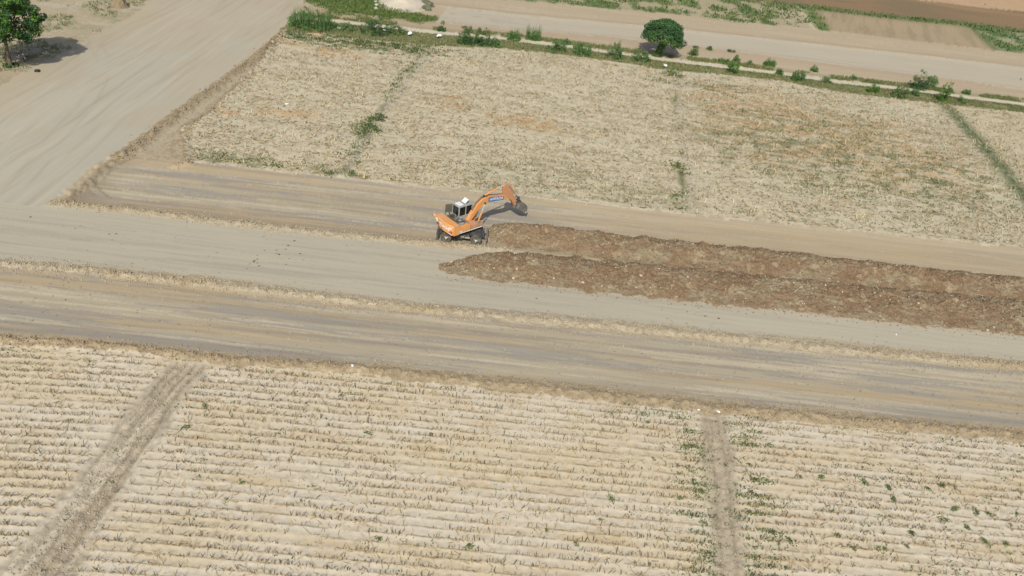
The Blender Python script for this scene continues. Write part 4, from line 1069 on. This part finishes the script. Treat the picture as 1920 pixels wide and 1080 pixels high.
# undercarriage
bm = bmesh.new(); box(bm, -1.75, 1.75, -.42, .42, .52, .92, .03); cyl(bm, (0, 0, .9), (0, 0, 1.37), .62, sides=24)
box(bm, -2.1, -1.7, -.5, .5, .5, .8, .02); box(bm, 1.7, 2.1, -.5, .5, .5, .8, .02)
part('chassis', bm, M_DARK, A_CH)
bm = bmesh.new(); box(bm, -.7, .75, -1.02, -.45, .5, .84, .03); box(bm, -.5, .1, -1.1, -1.02, .42, .5); part('tool_box', bm, M_DARK, A_CH)
bm = bmesh.new(); cyl(bm, (.35, -1.06, .62), (.8, -1.06, .62), .09); box(bm, -.05, .28, -1.07, -1.03, .56, .76); part('valve_block', bm, M_STEEL, A_CH)
bm = bmesh.new(); box(bm, -.6, .65, .45, 1.0, .5, .84, .03); part('tool_box', bm, M_DARK, A_CH)
for ax in (-1.385, 1.385):
    bm = bmesh.new(); cyl(bm, (ax, -.9, .49), (ax, .9, .49), .13); box(bm, ax - .2, ax + .2, -.2, .2, .3, .62, .04); part('axle', bm, M_DARK, A_CH)

def lathe_y(bm, prof, sides=28):
    """profile (y, radius) turned round the y axis"""
    rings = [[bm.verts.new((r_ * math.cos(t), y, r_ * math.sin(t))) for t in [2 * math.pi * k / sides for k in range(sides)]] for y, r_ in prof]
    for a, b in zip(rings, rings[1:]):
        for k in range(sides): bm.faces.new((a[k], a[(k + 1) % sides], b[(k + 1) % sides], b[k]))
    bm.faces.new(rings[0]); bm.faces.new(rings[-1][::-1])
for ax in (-1.385, 1.385):
    for sy in (-1, 1):
        bm = bmesh.new(); lathe_y(bm, [(-.12, .14), (-.1, .3), (.05, .3), (.12, .2)], 20)
        o = part('wheel', bm, M_DARK, A_CH); ca, sa = math.cos(A_CH), math.sin(A_CH); yy = sy * 1.02
        o.location = (ax * ca - yy * sa, ax * sa + yy * ca, .49)
        bm = bmesh.new(); lathe_y(bm, [(-.2, .31), (-.21, .40), (-.18, .47), (-.1, .495), (.1, .495), (.18, .47), (.21, .40), (.2, .31)], 30)
        for k in range(30):       # lugs
            t = 2 * math.pi * k / 30; c0, s0 = math.cos(t), math.sin(t)
            for side in (-1, 1):
                t2 = t + side * .04; p0 = Vector((.49 * math.cos(t2), side * .03, .49 * math.sin(t2))); p1 = Vector((.485 * math.cos(t2 + .1), side * .19, .485 * math.sin(t2 + .1)))
                tube_bm(bm, [tuple(p0), tuple(p1)], [.028, .028], 4)
        part('tyre', bm, M_TYRE, parent=o)
        bm = bmesh.new(); s = sy
        lathe_y(bm, [(s * .13, .30), (s * .19, .30), (s * .17, .25), (s * .12, .22), (s * .12, .1)], 24); lathe_y(bm, [(s * .1, .1), (s * .21, .1), (s * .22, .06)], 12)
        part('rim', bm, M_RIM, parent=o)
        bm = bmesh.new()
        for k in range(3):
            t = 2 * math.pi * k / 3 + .4; cyl(bm, (.06 * math.cos(t), s * .185, .06 * math.sin(t)), (.23 * math.cos(t), s * .165, .23 * math.sin(t)), .035, sides=6)
        part('spokes', bm, M_WHITE, parent=o)
for sy in (-1, 1):
    bm = bmesh.new(); box(bm, -2.3, -2.08, sy * .4 - .12, sy * .4 + .12, .55, .8); tube_bm(bm, [(-2.2, sy * .45, .72), (-2.2, sy * 1.0, .86), (-2.2, sy * 1.12, .8)], [.1, .09, .08], 8)
    box(bm, -2.3, -2.1, sy * 1.12 - .1, sy * 1.12 + .1, .2, .95, .02)
    o = part('stabilizer', bm, M_DARK, A_CH)
    bm = bmesh.new(); box(bm, -2.38, -2.02, sy * 1.12 - .2, sy * 1.12 + .2, .06, .13, .015); part('foot_pad', bm, M_STEEL, parent=o)
    bm = bmesh.new(); cyl(bm, (-2.32, sy * 1.12 - .03, .35), (-2.32, sy * 1.12 - .03, .8), .035); part('rod', bm, M_ROD, parent=o)
bm = bmesh.new()
for k in range(6):
    t0_, t1_ = k / 6, (k + 1) / 6; f_ = lambda t: (2.35 - .1 * math.sin(math.pi * t), .1 + .62 * t)
    (xa, za), (xb, zb) = f_(t0_), f_(t1_); prism(bm, [(xa, za), (xa + .05, za), (xb + .05, zb), (xb, zb)], -1.2, 1.2)
for y in (-1.2, -.4, .4, 1.2): box(bm, 2.18, 2.29, y - .03, y + .03, .14, .7)
o = part('dozer_blade', bm, M_STEEL, A_CH)
bm = bmesh.new()
bm.free()
for y in (-.4, .4):
    bm = bmesh.new(); tube_bm(bm, [(1.85, y, .6), (2.25, y, .35)], [.07, .07], 6); part('push_arm', bm, M_DARK, parent=o)
for ax in (-1.385, 1.385):
    bm = bmesh.new()
    prism(bm, [(ax + .52 * math.cos(t), .52 + .52 * math.sin(t)) for t in [math.pi * k / 10 for k in range(2, 9)]] + [(ax + .56 * math.cos(t), .54 + .56 * math.sin(t)) for t in [math.pi * k / 10 for k in range(8, 1, -1)]], .8, 1.2)
    part('mudguard', bm, M_DARK, A_CH)

# superstructure
ub = lambda y: -2.28 + .14 * y * y
ys_ = [1.5 - 2.75 * k / 14 for k in range(15)]
bm = bmesh.new(); plate(bm, [(-1.7, -1.2), (1.35, -1.2), (1.5, -1.05), (1.5, -.3), (1.05, -.25), (1.05, .1), (1.35, .15), (1.35, 1.15), (-1.7, 1.2)], 1.12, 1.24); part('deck', bm, M_DECK, A_UP)
bm = bmesh.new(); box(bm, -1.32, 1.36, -1.235, -1.203, 1.14, 1.20); part('deck_trim', bm, M_WHITE, A_UP)
bm = bmesh.new(); n_ = len(ys_)
lo_ = [1.10 + .38 * sstep(.6, 1.2, y) for y in ys_]
bot = [bm.verts.new((ub(y) + .06, y, float(z))) for y, z in zip(ys_, lo_)]; mid = [bm.verts.new((ub(y), y, float(z) + .1)) for y, z in zip(ys_, lo_)]
mi2 = [bm.verts.new((ub(y), y, 1.93)) for y in ys_]; top = [bm.verts.new((ub(y) + .1, y, 2.02)) for y in ys_]
ft = [bm.verts.new((-1.36, y, 2.02)) for y in ys_]; fb = [bm.verts.new((-1.36, y, float(z))) for y, z in zip(ys_, lo_)]
for a, b in ((bot, mid), (mid, mi2), (mi2, top), (top, ft), (ft, fb), (fb, bot)):
    for k in range(n_ - 1): bm.faces.new((a[k], a[k + 1], b[k + 1], b[k]))
for e in (0, n_ - 1): bm.faces.new([bot[e], mid[e], mi2[e], top[e], ft[e], fb[e]])
cw = part('counterweight', bm, M_OR, A_UP)
def on_back(du): return lambda yc, zc: (lambda x, y, z: (ub(yc - x) - .006 - z * .5 - du, yc - x, zc + y))
mapped_text(text_mesh('HITACHI', .42, .04), on_back(0)(.02, 1.62), M_WHITE, cw)
def back_patch(y0, y1, z0, z1, mat, name, d=.008):
    bm = bmesh.new(); box(bm, min(ub(y0), ub(y1)) - d, min(ub(y0), ub(y1)) + .03, y1, y0, z0, z1); return part(name, bm, mat, parent=cw)
back_patch(1.4, 1.05, 1.68, 1.84, M_WHITE, 'sticker'); back_patch(1.30, 1.05, 1.54, 1.61, M_WHITE, 'sticker'); back_patch(-.82, -1.08, 1.68, 1.86, M_WHITE, 'sticker')
back_patch(.86, .72, 1.36, 1.60, M_RED, 'reflector'); back_patch(-.90, -1.15, 1.30, 1.52, M_RED, 'reflector'); back_patch(-.72, -.85, 1.28, 1.36, M_DARK, 'vent'); back_patch(.30, .12, 1.30, 1.38, M_DARK, 'vent')
back_patch(.6, -1.22, 1.205, 1.245, M_WHITE, 'trim_line', .004)
bm = bmesh.new(); box(bm, -1.33, -.1, -1.2, -1.13, 1.26, 1.80); box(bm, -1.33, -.1, -1.13, -.85, 1.74, 1.80)
sc = part('side_cover', bm, M_OR, A_UP)
for k in range(5):
    bm = bmesh.new(); box(bm, -1.2 + k * .25, -1.14 + k * .25, -1.235, -1.202, 1.3, 1.74); part('rib', bm, M_ORB, parent=sc)
bm = bmesh.new(); box(bm, -1.30, -1.0, -1.225, -1.203, 1.26, 1.36); part('sticker', bm, M_WHITE, parent=sc)
bm = bmesh.new(); box(bm, 0.0, .85, -1.15, -.45, 1.25, 1.62, .03); part('fuel_tank', bm, M_ORD, A_UP)
bm = bmesh.new(); box(bm, .9, 1.42, -1.12, -.5, 1.25, 1.42, .03); part('step_box', bm, M_DECK, A_UP)
bm = bmesh.new()
for a, b in (((1.42, -1.15, 1.24), (1.42, -1.15, 1.75)), ((1.42, -1.15, 1.75), (.5, -1.15, 1.9)), ((.5, -1.15, 1.9), (.5, -1.15, 1.24))): cyl(bm, a, b, .02, sides=6)
part('handrail', bm, M_OR, A_UP)
bm = bmesh.new(); d0, d1 = Vector((-1.93, 1.52)), Vector((-1.74, 2.22)); nn_ = Vector((-.96, .26)) * .05
plate(bm, [tuple(d0), tuple(d1), tuple(d1 + nn_), tuple(d0 + nn_)], 1.5, 2.04); o = part('engine_door', bm, M_OR, A_UP)
bm = bmesh.new(); e0, e1 = d0.lerp(d1, .25) + nn_ * 1.02, d0.lerp(d1, .85) + nn_ * 1.02; plate(bm, [tuple(e0), tuple(e1), tuple(e1 + nn_ * .2), tuple(e0 + nn_ * .2)], 1.66, 1.84); part('sticker', bm, M_WHITE, parent=o)
# open engine bay
bm = bmesh.new(); box(bm, -1.15, -.35, -.45, .5, 1.25, 1.80, .04); box(bm, -1.0, -.5, -.25, .3, 1.80, 1.98, .03); eng = part('engine', bm, M_ENG, A_UP)
for k in range(4):
    bm = bmesh.new(); cyl(bm, (-.95 + k * .15, .05, 1.96), (-.95 + k * .15, .05, 2.07), .055, sides=8); part('valve_cover', bm, M_STEEL, parent=eng)
bm = bmesh.new(); tube_bm(bm, [(-1.1, -.7, 1.7), (-.8, -.6, 2.0), (-.4, -.65, 1.98), (-.15, -.3, 1.75)], [.05] * 4, 7); tube_bm(bm, [(-.3, .45, 1.6), (-.25, .3, 2.0), (-.6, .35, 2.06)], [.06] * 3, 7); part('hoses', bm, M_DARK, parent=eng)
bm = bmesh.new(); cyl(bm, (-1.2, -.85, 1.86), (-.7, -.85, 1.90), .14, sides=12); part('air_cleaner', bm, M_STEEL, A_UP)
bm = bmesh.new(); box(bm, -.3, -.14, -1.1, -.2, 1.25, 1.86, .02); part('radiator', bm, M_STEEL, A_UP)
bm = bmesh.new(); box(bm, -1.33, -.45, .62, 1.15, 1.25, 1.86, .04); part('battery_box', bm, M_ENG, A_UP)
bm = bmesh.new(); cyl(bm, (-1.0, .72, 1.95), (-.55, .75, 1.95), .13, sides=12); tube_bm(bm, [(-1.0, .72, 1.98), (-1.05, .72, 2.2), (-1.15, .74, 2.42)], [.06, .06, .055], 9); part('exhaust', bm, M_DARK, A_UP)
bm = bmesh.new(); box(bm, -.75, -.1, -.1, .12, 1.86, 1.95, .01); box(bm, -.9, -.62, -.6, -.35, 1.98, 2.04); part('loose_panel', bm, M_CAB, A_UP)

# cab
cx0, cx1, cy0, cy1, cz0, czw, cz1 = -.42, 1.15, .18, 1.18, 1.25, 2.0, 2.88
bm = bmesh.new(); t = .05
box(bm, cx0, cx1, cy0, cy0 + t, cz0, czw); box(bm, cx0, cx0 + t, cy0 + t, cy1, cz0, czw); box(bm, cx0 + t, cx1, cy1 - t, cy1, cz0, czw - .3); box(bm, cx1 - t, cx1, cy0 + t, cy1 - t, cz0, czw - .35); box(bm, cx0 + t, cx1 - t, cy0 + t, cy1 - t, cz0, cz0 + .06)
cab = part('cab', bm, M_CAB, A_UP)
for u in (cx0 + .04, .38, cx1 - .04):
    for y in (cy0 + .04, cy1 - .04):
        if u == .38 and y > .5: continue
        bm = bmesh.new(); box(bm, u - .045, u + .045, y - .045, y + .045, czw - .36 if u > .9 else czw, cz1); part('post', bm, M_CAB, parent=cab)
bm = bmesh.new(); box(bm, cx0 - .04, cx1 + .05, cy0 - .04, cy1 + .04, cz1, cz1 + .1, .04); part('roof', bm, M_CAB, parent=cab)
bm = bmesh.new(); box(bm, -.3, .2, .35, 1.0, cz1 + .1, cz1 + .16, .02); part('roof_panel', bm, M_WHITE, parent=cab)
bm = bmesh.new(); box(bm, 0, .5, -.28, .28, 0, .04, .01); o = part('roof_hatch', bm, M_WHITE, parent=cab); o.location = (.42, .66, cz1 + .15); o.rotation_euler = (0, math.radians(-38), 0)
bm = bmesh.new(); box(bm, .52, .85, .45, .88, cz1 + .1, cz1 + .24, .02); part('hatch_frame', bm, M_DARK, parent=cab)
for (x0, x1, y0, y1, z0, z1) in ((cx0 + .015, cx0 + .03, cy0 + .09, cy1 - .09, czw, cz1), (cx0 + .09, .33, cy0 + .015, cy0 + .03, czw, cz1), (.43, cx1 - .09, cy0 + .015, cy0 + .03, czw, cz1), (cx1 - .03, cx1 - .015, cy0 + .09, cy1 - .09, czw - .35, cz1), (.45, cx1 - .09, cy1 - .03, cy1 - .015, czw - .3, cz1)):
    bm = bmesh.new(); box(bm, x0, x1, y0, y1, z0, z1); part('window', bm, M_GLASS, parent=cab)
bm = bmesh.new(); cyl(bm, (0, 0, 0), (0, 0, 1.5), .03, sides=6); cyl(bm, (-.62, .3, 0), (-.62, .3, 1.45), .03, sides=6); cyl(bm, (0, 0, 1.5), (-.62, .3, 1.45), .03, sides=6); cyl(bm, (0, 0, 0), (-.62, .3, 0), .03, sides=6); cyl(bm, (0, 0, .7), (-.62, .3, .7), .025, sides=6)
o = part('door', bm, M_DARK, parent=cab); o.location = (cx0 + .1, cy1 + .05, cz0 + .06)
bm = bmesh.new(); d_ = Vector((-.62, .3, 0)); q_ = [bm.verts.new(v) for v in (d_ * .06 + Vector((0, 0, .73)), d_ * .94 + Vector((0, 0, .73)), d_ * .94 + Vector((0, 0, 1.42)), d_ * .06 + Vector((0, 0, 1.45)))]; bm.faces.new(q_)
o2 = part('door_pane', bm, M_GLASS, parent=o)
bm = bmesh.new(); box(bm, -.05, .4, .42, .95, 1.5, 1.66, .03); box(bm, -.16, -.04, .42, .95, 1.6, 2.2, .04); part('seat', bm, M_DARK, parent=cab)
bm = bmesh.new(); cyl(bm, (cx1, cy0, 2.2), (cx1 + .25, cy0 - .15, 2.35), .015, sides=5); box(bm, cx1 + .22, cx1 + .26, cy0 - .25, cy0 - .08, 2.2, 2.5); part('mirror', bm, M_DARK, parent=cab)

# boom, arm, bucket (machine plane: x forward, z up)
YB = -.12
bm = bmesh.new()
prism(bm, [(.28, 1.78), (.42, 1.66), (.62, 1.70), (1.35, 2.75), (1.92, 3.22), (2.3, 3.32), (4.36, 3.16), (4.56, 3.22), (4.58, 3.46), (4.4, 3.58), (2.6, 3.86), (2.12, 3.88), (1.72, 3.76), (1.25, 3.35), (.62, 2.4)], YB - .19, YB + .19)
bmesh.ops.bevel(bm, geom=[e for e in bm.edges], offset=.025, segments=1, affect='EDGES')
boom = part('boom', bm, M_ORB, A_UP)
def side_quad(p, dy0, dy1, mat, name, parent):
    bm = bmesh.new(); prism(bm, p, dy0, dy1); return part(name, bm, mat, parent=parent)
for s_, y_ in ((-1, YB - .205), (1, YB + .205)):
    o = side_quad([(2.42, 3.345), (4.2, 3.20), (4.18, 3.60), (2.44, 3.83)], min(y_, y_ - s_ * -.01), max(y_, y_ - s_ * -.01), M_BLUE, 'name_panel', boom)
    me = text_mesh('HITACHI', .34, .03); th = math.atan2(-.18, 1.63); cu_, cz_ = 3.46, 3.485
    def fn(x, y, z, s_=s_, y_=y_):
        x = x * (-s_) * .92; X_ = -x * -1
        return (cu_ + x * math.cos(th) - y * math.sin(th), y_ + s_ * (.016 + z * .5), cz_ + x * math.sin(th) + y * math.cos(th))
    mapped_text(me, fn, M_WHITE, o)
    bm = bmesh.new()       # round mark before the name
    for rr, ri in ((.115, .085),):
        k_ = 16; c0_ = (2.69 if s_ < 0 else 3.98, 3.56 if s_ < 0 else 3.42)
        va = [[bm.verts.new((c0_[0] + q * math.cos(t), y_ + s_ * .016, c0_[1] + q * math.sin(t))) for t in [2 * math.pi * j / k_ for j in range(k_)]] for q in (rr, ri)]
        for j in range(k_): bm.faces.new((va[0][j], va[0][(j + 1) % k_], va[1][(j + 1) % k_], va[1][j]))
    box(bm, c0_[0] - .055, c0_[0] + .055, y_ + s_ * .012 - .002, y_ + s_ * .012 + .002, c0_[1] - .05, c0_[1] + .05); part('mark', bm, M_WHITE, parent=o)
bm = bmesh.new(); tube_bm(bm, [(.8, YB + .1, 2.75), (1.3, YB + .1, 3.5), (1.8, YB + .1, 3.86), (2.5, YB + .1, 3.95), (3.6, YB + .1, 3.78), (4.3, YB + .1, 3.72), (4.75, YB + .12, 4.2)], [.03] * 7, 6); tube_bm(bm, [(.75, YB - .05, 2.7), (1.25, YB - .05, 3.47), (1.75, YB - .05, 3.85), (2.4, YB - .05, 3.94)], [.03] * 4, 6); part('hose', bm, M_DARK, parent=boom)
bm = bmesh.new(); box(bm, 1.95, 2.25, YB - .1, YB + .1, 3.86, 4.04); part('bracket', bm, M_DARK, parent=boom)
for s_ in (-1, 1):
    y = YB + s_ * .27
    a, b = Vector((1.30, y, 1.25)), Vector((2.02, y, 3.32)); mdl = a.lerp(b, .62)
    bm = bmesh.new(); cyl(bm, tuple(a), tuple(mdl), .075); o = part('boom_cylinder', bm, M_ORB, A_UP)
    bm = bmesh.new(); cyl(bm, tuple(mdl), tuple(b), .05); part('rod', bm, M_ROD, parent=o)
    bm = bmesh.new(); cyl(bm, (b.x, y - .05, b.z), (b.x, y + .05, b.z), .1, sides=10); part('pin', bm, M_DARK, parent=o)
bm = bmesh.new(); box(bm, .3, .62, YB - .36, YB - .2, 1.24, 1.9, .02); box(bm, .3, .62, YB + .2, YB + .3, 1.24, 1.9, .02); box(bm, 1.1, 1.42, YB - .36, YB + .36, 1.24, 1.34, .02); part('boom_mount', bm, M_ORD, A_UP)
a, b = Vector((2.1, YB, 4.02)), Vector((4.16, YB, 4.62)); mdl = a.lerp(b, .68)
bm = bmesh.new(); cyl(bm, tuple(a), tuple(mdl), .085); o = part('arm_cylinder', bm, M_ORB, A_UP)
bm = bmesh.new(); cyl(bm, tuple(mdl), tuple(b), .05); part('rod', bm, M_ROD, parent=o)
bm = bmesh.new()
prism(bm, [(4.10, 4.52), (4.16, 4.74), (4.40, 4.80), (4.62, 4.68), (5.0, 4.0), (5.96, 2.56), (6.0, 2.2), (5.86, 2.05), (5.68, 2.14), (5.12, 3.0), (4.74, 3.22), (4.36, 3.22), (4.26, 3.55)], YB - .17, YB + .17)
bmesh.ops.bevel(bm, geom=[e for e in bm.edges], offset=.02, segments=1, affect='EDGES'); part('arm', bm, M_ORD, A_UP)
a, b = Vector((4.86, YB, 4.50)), Vector((6.08, YB, 3.0)); mdl = a.lerp(b, .65)
bm = bmesh.new(); cyl(bm, tuple(a), tuple(mdl), .075); o = part('bucket_cylinder', bm, M_ORD, A_UP)
bm = bmesh.new(); cyl(bm, tuple(mdl), tuple(b), .045); part('rod', bm, M_ROD, parent=o)
bm = bmesh.new()
for s_ in (-1, 1): tube_bm(bm, [(5.72, YB + s_ * .22, 2.55), (6.12, YB + s_ * .22, 3.0)], [.045, .045], 6); tube_bm(bm, [(6.12, YB + s_ * .1, 3.0), (6.3, YB + s_ * .1, 2.5)], [.05, .05], 6)
cyl(bm, (6.1, YB - .26, 3.0), (6.1, YB + .26, 3.0), .07); part('linkage', bm, M_DARK, A_UP)
prof = [(5.80, 1.95), (5.98, 2.45), (6.35, 2.55), (6.72, 2.42), (7.02, 2.12), (7.14, 1.74), (7.08, 1.36)]
cen_ = Vector((6.35, 1.75)); prof = [((p[0] - 5.9) * .86 + 5.88, (p[1] - 2.2) * .86 + 2.2) for p in prof]
inn = [tuple(Vector(p).lerp(cen_, .07)) for p in prof]
bm = bmesh.new(); HWB = .58
for k in range(len(prof) - 1): prism(bm, [prof[k], prof[k + 1], inn[k + 1], inn[k]], YB - HWB, YB + HWB)
bk = part('bucket', bm, M_BUCK, A_UP)
for s_ in (-1, 1):
    bm = bmesh.new(); y = YB + s_ * (HWB + .015); prism(bm, prof + [(6.2, 1.72)], y - .014, y + .014); part('side_plate', bm, M_BUCK, parent=bk)
    bm = bmesh.new(); y = YB + s_ * .2; prism(bm, [(5.72, 2.0), (5.9, 2.6), (6.3, 2.72), (6.4, 2.5), (6.0, 2.35)], y - .02, y + .02); part('ear', bm, M_DARK, parent=bk)
for k in range(5):
    y = YB - HWB + .1 + k * (2 * HWB - .2) / 4; bm = bmesh.new(); prism(bm, [(6.84, 1.53), (6.94, 1.53), (6.88, 1.22), (6.85, 1.22)], y - .06, y + .06); part('tooth', bm, M_ROD, parent=bk)

# the superstructure sits high on its turret
for o in list(exc.children):
    if o.name.split('.')[0] in ('deck', 'deck_trim', 'counterweight', 'side_cover', 'fuel_tank', 'step_box', 'handrail', 'engine', 'air_cleaner', 'radiator', 'battery_box', 'exhaust', 'loose_panel', 'cab', 'engine_door'): o.location.z += .24
# lean the whole digging gear a little further out, lower
for o in list(exc.children):
    if o.name.split('.')[0] in ('boom', 'boom_cylinder', 'arm', 'arm_cylinder', 'bucket', 'bucket_cylinder', 'linkage'):
        for q in [o] + list(o.children) + [g for c in o.children for g in c.children]:
            for v in q.data.vertices: v.co = Vector((v.co.x * 1.08, v.co.y, v.co.z - .058 * v.co.x))

# operator in the cab
def skin_figure(name, verts, edges, radii, mat, root, parent=None, sub=2):
    me = bpy.data.meshes.new(name); me.from_pydata(verts, edges, []); o = link(bpy.data.objects.new(name, me), parent)
    o.modifiers.new('skin', 'SKIN'); sm = o.modifiers.new('sub', 'SUBSURF'); sm.levels = sub; sm.render_levels = sub
    for k, v in enumerate(me.skin_vertices[0].data): v.radius = (radii[k] if isinstance(radii[k], tuple) else (radii[k], radii[k])); v.use_root = (k == root)
    me.materials.append(mat); return o
M_SKIN = paint_mat('skin', (.30, .17, .10), .6, (.27, .15, .09), .3, 8)
M_SHIRT = paint_mat('pale_pink_cloth', (.72, .50, .47), .9, (.6, .42, .38), .3, 10)
M_TROU = paint_mat('grey_cloth', (.16, .15, .15), .9, (.2, .19, .17), .3, 10)
M_HAIR = paint_mat('hair', (.02, .016, .013), .8, (.03, .025, .02), .3, 10)
pv = [(.1, 0, .0), (.06, 0, .22), (.07, 0, .42), (.09, 0, .52), (.11, 0, .64), (.12, 0, .72), (.08, .19, .44), (.16, .26, .2), (.40, .22, .16), (.48, .21, .17), (.08, -.19, .44), (.16, -.26, .2), (.40, -.22, .16), (.48, -.21, .17),
      (.12, .1, -.02), (.52, .13, .02), (.6, .13, -.36), (.7, .13, -.38), (.12, -.1, -.02), (.52, -.13, .02), (.6, -.13, -.36), (.7, -.13, -.38)]
pe = [(0, 1), (1, 2), (2, 3), (3, 4), (4, 5), (2, 6), (6, 7), (7, 8), (8, 9), (2, 10), (10, 11), (11, 12), (12, 13), (0, 14), (14, 15), (15, 16), (16, 17), (0, 18), (18, 19), (19, 20), (20, 21)]
pr = [(.15, .12), (.15, .11), (.16, .11), .055, .095, .075, .065, .052, .04, .035, .065, .052, .04, .035, .09, .075, .05, .045, .09, .075, .05, .045]
ca, sa = math.cos(A_UP), math.sin(A_UP); su, sy = .08, .68
per = empty('person', (EX[0] + su * ca - sy * sa, EX[1] + su * sa + sy * ca, EX[2] + 1.96), A_UP)
tag(per, 'person in a pale pink shirt seated in the cab of the excavator', 'person')
body = skin_figure('body', pv, pe, pr, M_SKIN, 0, per)
sh = skin_figure('shirt', [pv[i] for i in (0, 1, 2, 6, 7, 10, 11)], [(0, 1), (1, 2), (2, 3), (3, 4), (2, 5), (5, 6)], [(.17, .14), (.17, .13), (.18, .13), .085, .07, .085, .07], M_SHIRT, 0, per)
skin_figure('trousers', [pv[i] for i in (0, 14, 15, 16, 18, 19, 20)], [(0, 1), (1, 2), (2, 3), (0, 4), (4, 5), (5, 6)], [(.165, .13), .1, .085, .065, .1, .085, .065], M_TROU, 0, per)
bm = bmesh.new(); bmesh.ops.create_uvsphere(bm, u_segments=14, v_segments=8, radius=.1); bmesh.ops.translate(bm, verts=bm.verts[:], vec=(.085, 0, .715)); bm_obj('hair', bm, M_HAIR, per, True)

# ------------------------------------------------------------------ motorcycle under the tall tree
def motorcycle():
    g = gnd(41, 113); z0 = float(height_at(g[0], g[1])[0]); t = empty('motorcycle', (g[0], g[1], z0 + .01), math.radians(-28))
    tag(t, 'small dark motorcycle with pale mudguards parked beside the tall leafy tree trunk', 'motorcycle')
    for ax in (-.62, .62):
        bm = bmesh.new(); lathe_y(bm, [(-.04, .22), (-.05, .27), (0, .30), (.05, .27), (.04, .22)], 22); w = bm_obj('wheel', bm, M_TYRE, t); w.location = (ax, 0, .3)
        bm = bmesh.new(); lathe_y(bm, [(-.03, .21), (.03, .21)], 18); bm_obj('rim', bm, M_RIM, w)
        bm = bmesh.new(); prism(bm, [(ax + .32 * math.cos(q), .3 + .32 * math.sin(q)) for q in [math.pi * k / 8 for k in range(1, 8)]] + [(ax + .335 * math.cos(q), .3 + .335 * math.sin(q)) for q in [math.pi * k / 8 for k in range(7, 0, -1)]], -.07, .07); bm_obj('mudguard', bm, M_WHITE, t)
    bm = bmesh.new(); tube_bm(bm, [(.62, 0, .3), (.42, 0, .95)], [.04, .04], 7); tube_bm(bm, [(-.62, .1, .3), (-.3, .1, .45), (.3, .05, .45), (.42, 0, .8)], [.03] * 4, 6); tube_bm(bm, [(-.62, -.1, .3), (-.45, -.1, .7), (.3, 0, .75)], [.025] * 3, 6); bm_obj('frame', bm, M_DARK, t)
    bm = bmesh.new(); box(bm, -.15, .25, -.13, .13, .3, .58, .05); bm_obj('engine', bm, M_STEEL, t)
    bm = bmesh.new(); box(bm, -.02, .38, -.13, .13, .68, .88, .06); bm_obj('fuel_tank', bm, M_RED, t)
    bm = bmesh.new(); box(bm, -.7, -.02, -.12, .12, .7, .8, .04); bm_obj('seat', bm, M_DARK, t)
    bm = bmesh.new(); tube_bm(bm, [(.36, -.36, 1.02), (.44, -.15, 1.0), (.44, .15, 1.0), (.36, .36, 1.02)], [.018] * 4, 6); bm_obj('handlebar', bm, M_DARK, t)
    bm = bmesh.new(); cyl(bm, (.46, 0, .88), (.58, 0, .88), .09, .1, 12); bm_obj('headlight', bm, M_WHITE, t)
    bm = bmesh.new(); cyl(bm, (-.75, -.16, .34), (.1, -.16, .3), .05, .035, 9); bm_obj('exhaust', bm, M_ROD, t)
motorcycle()
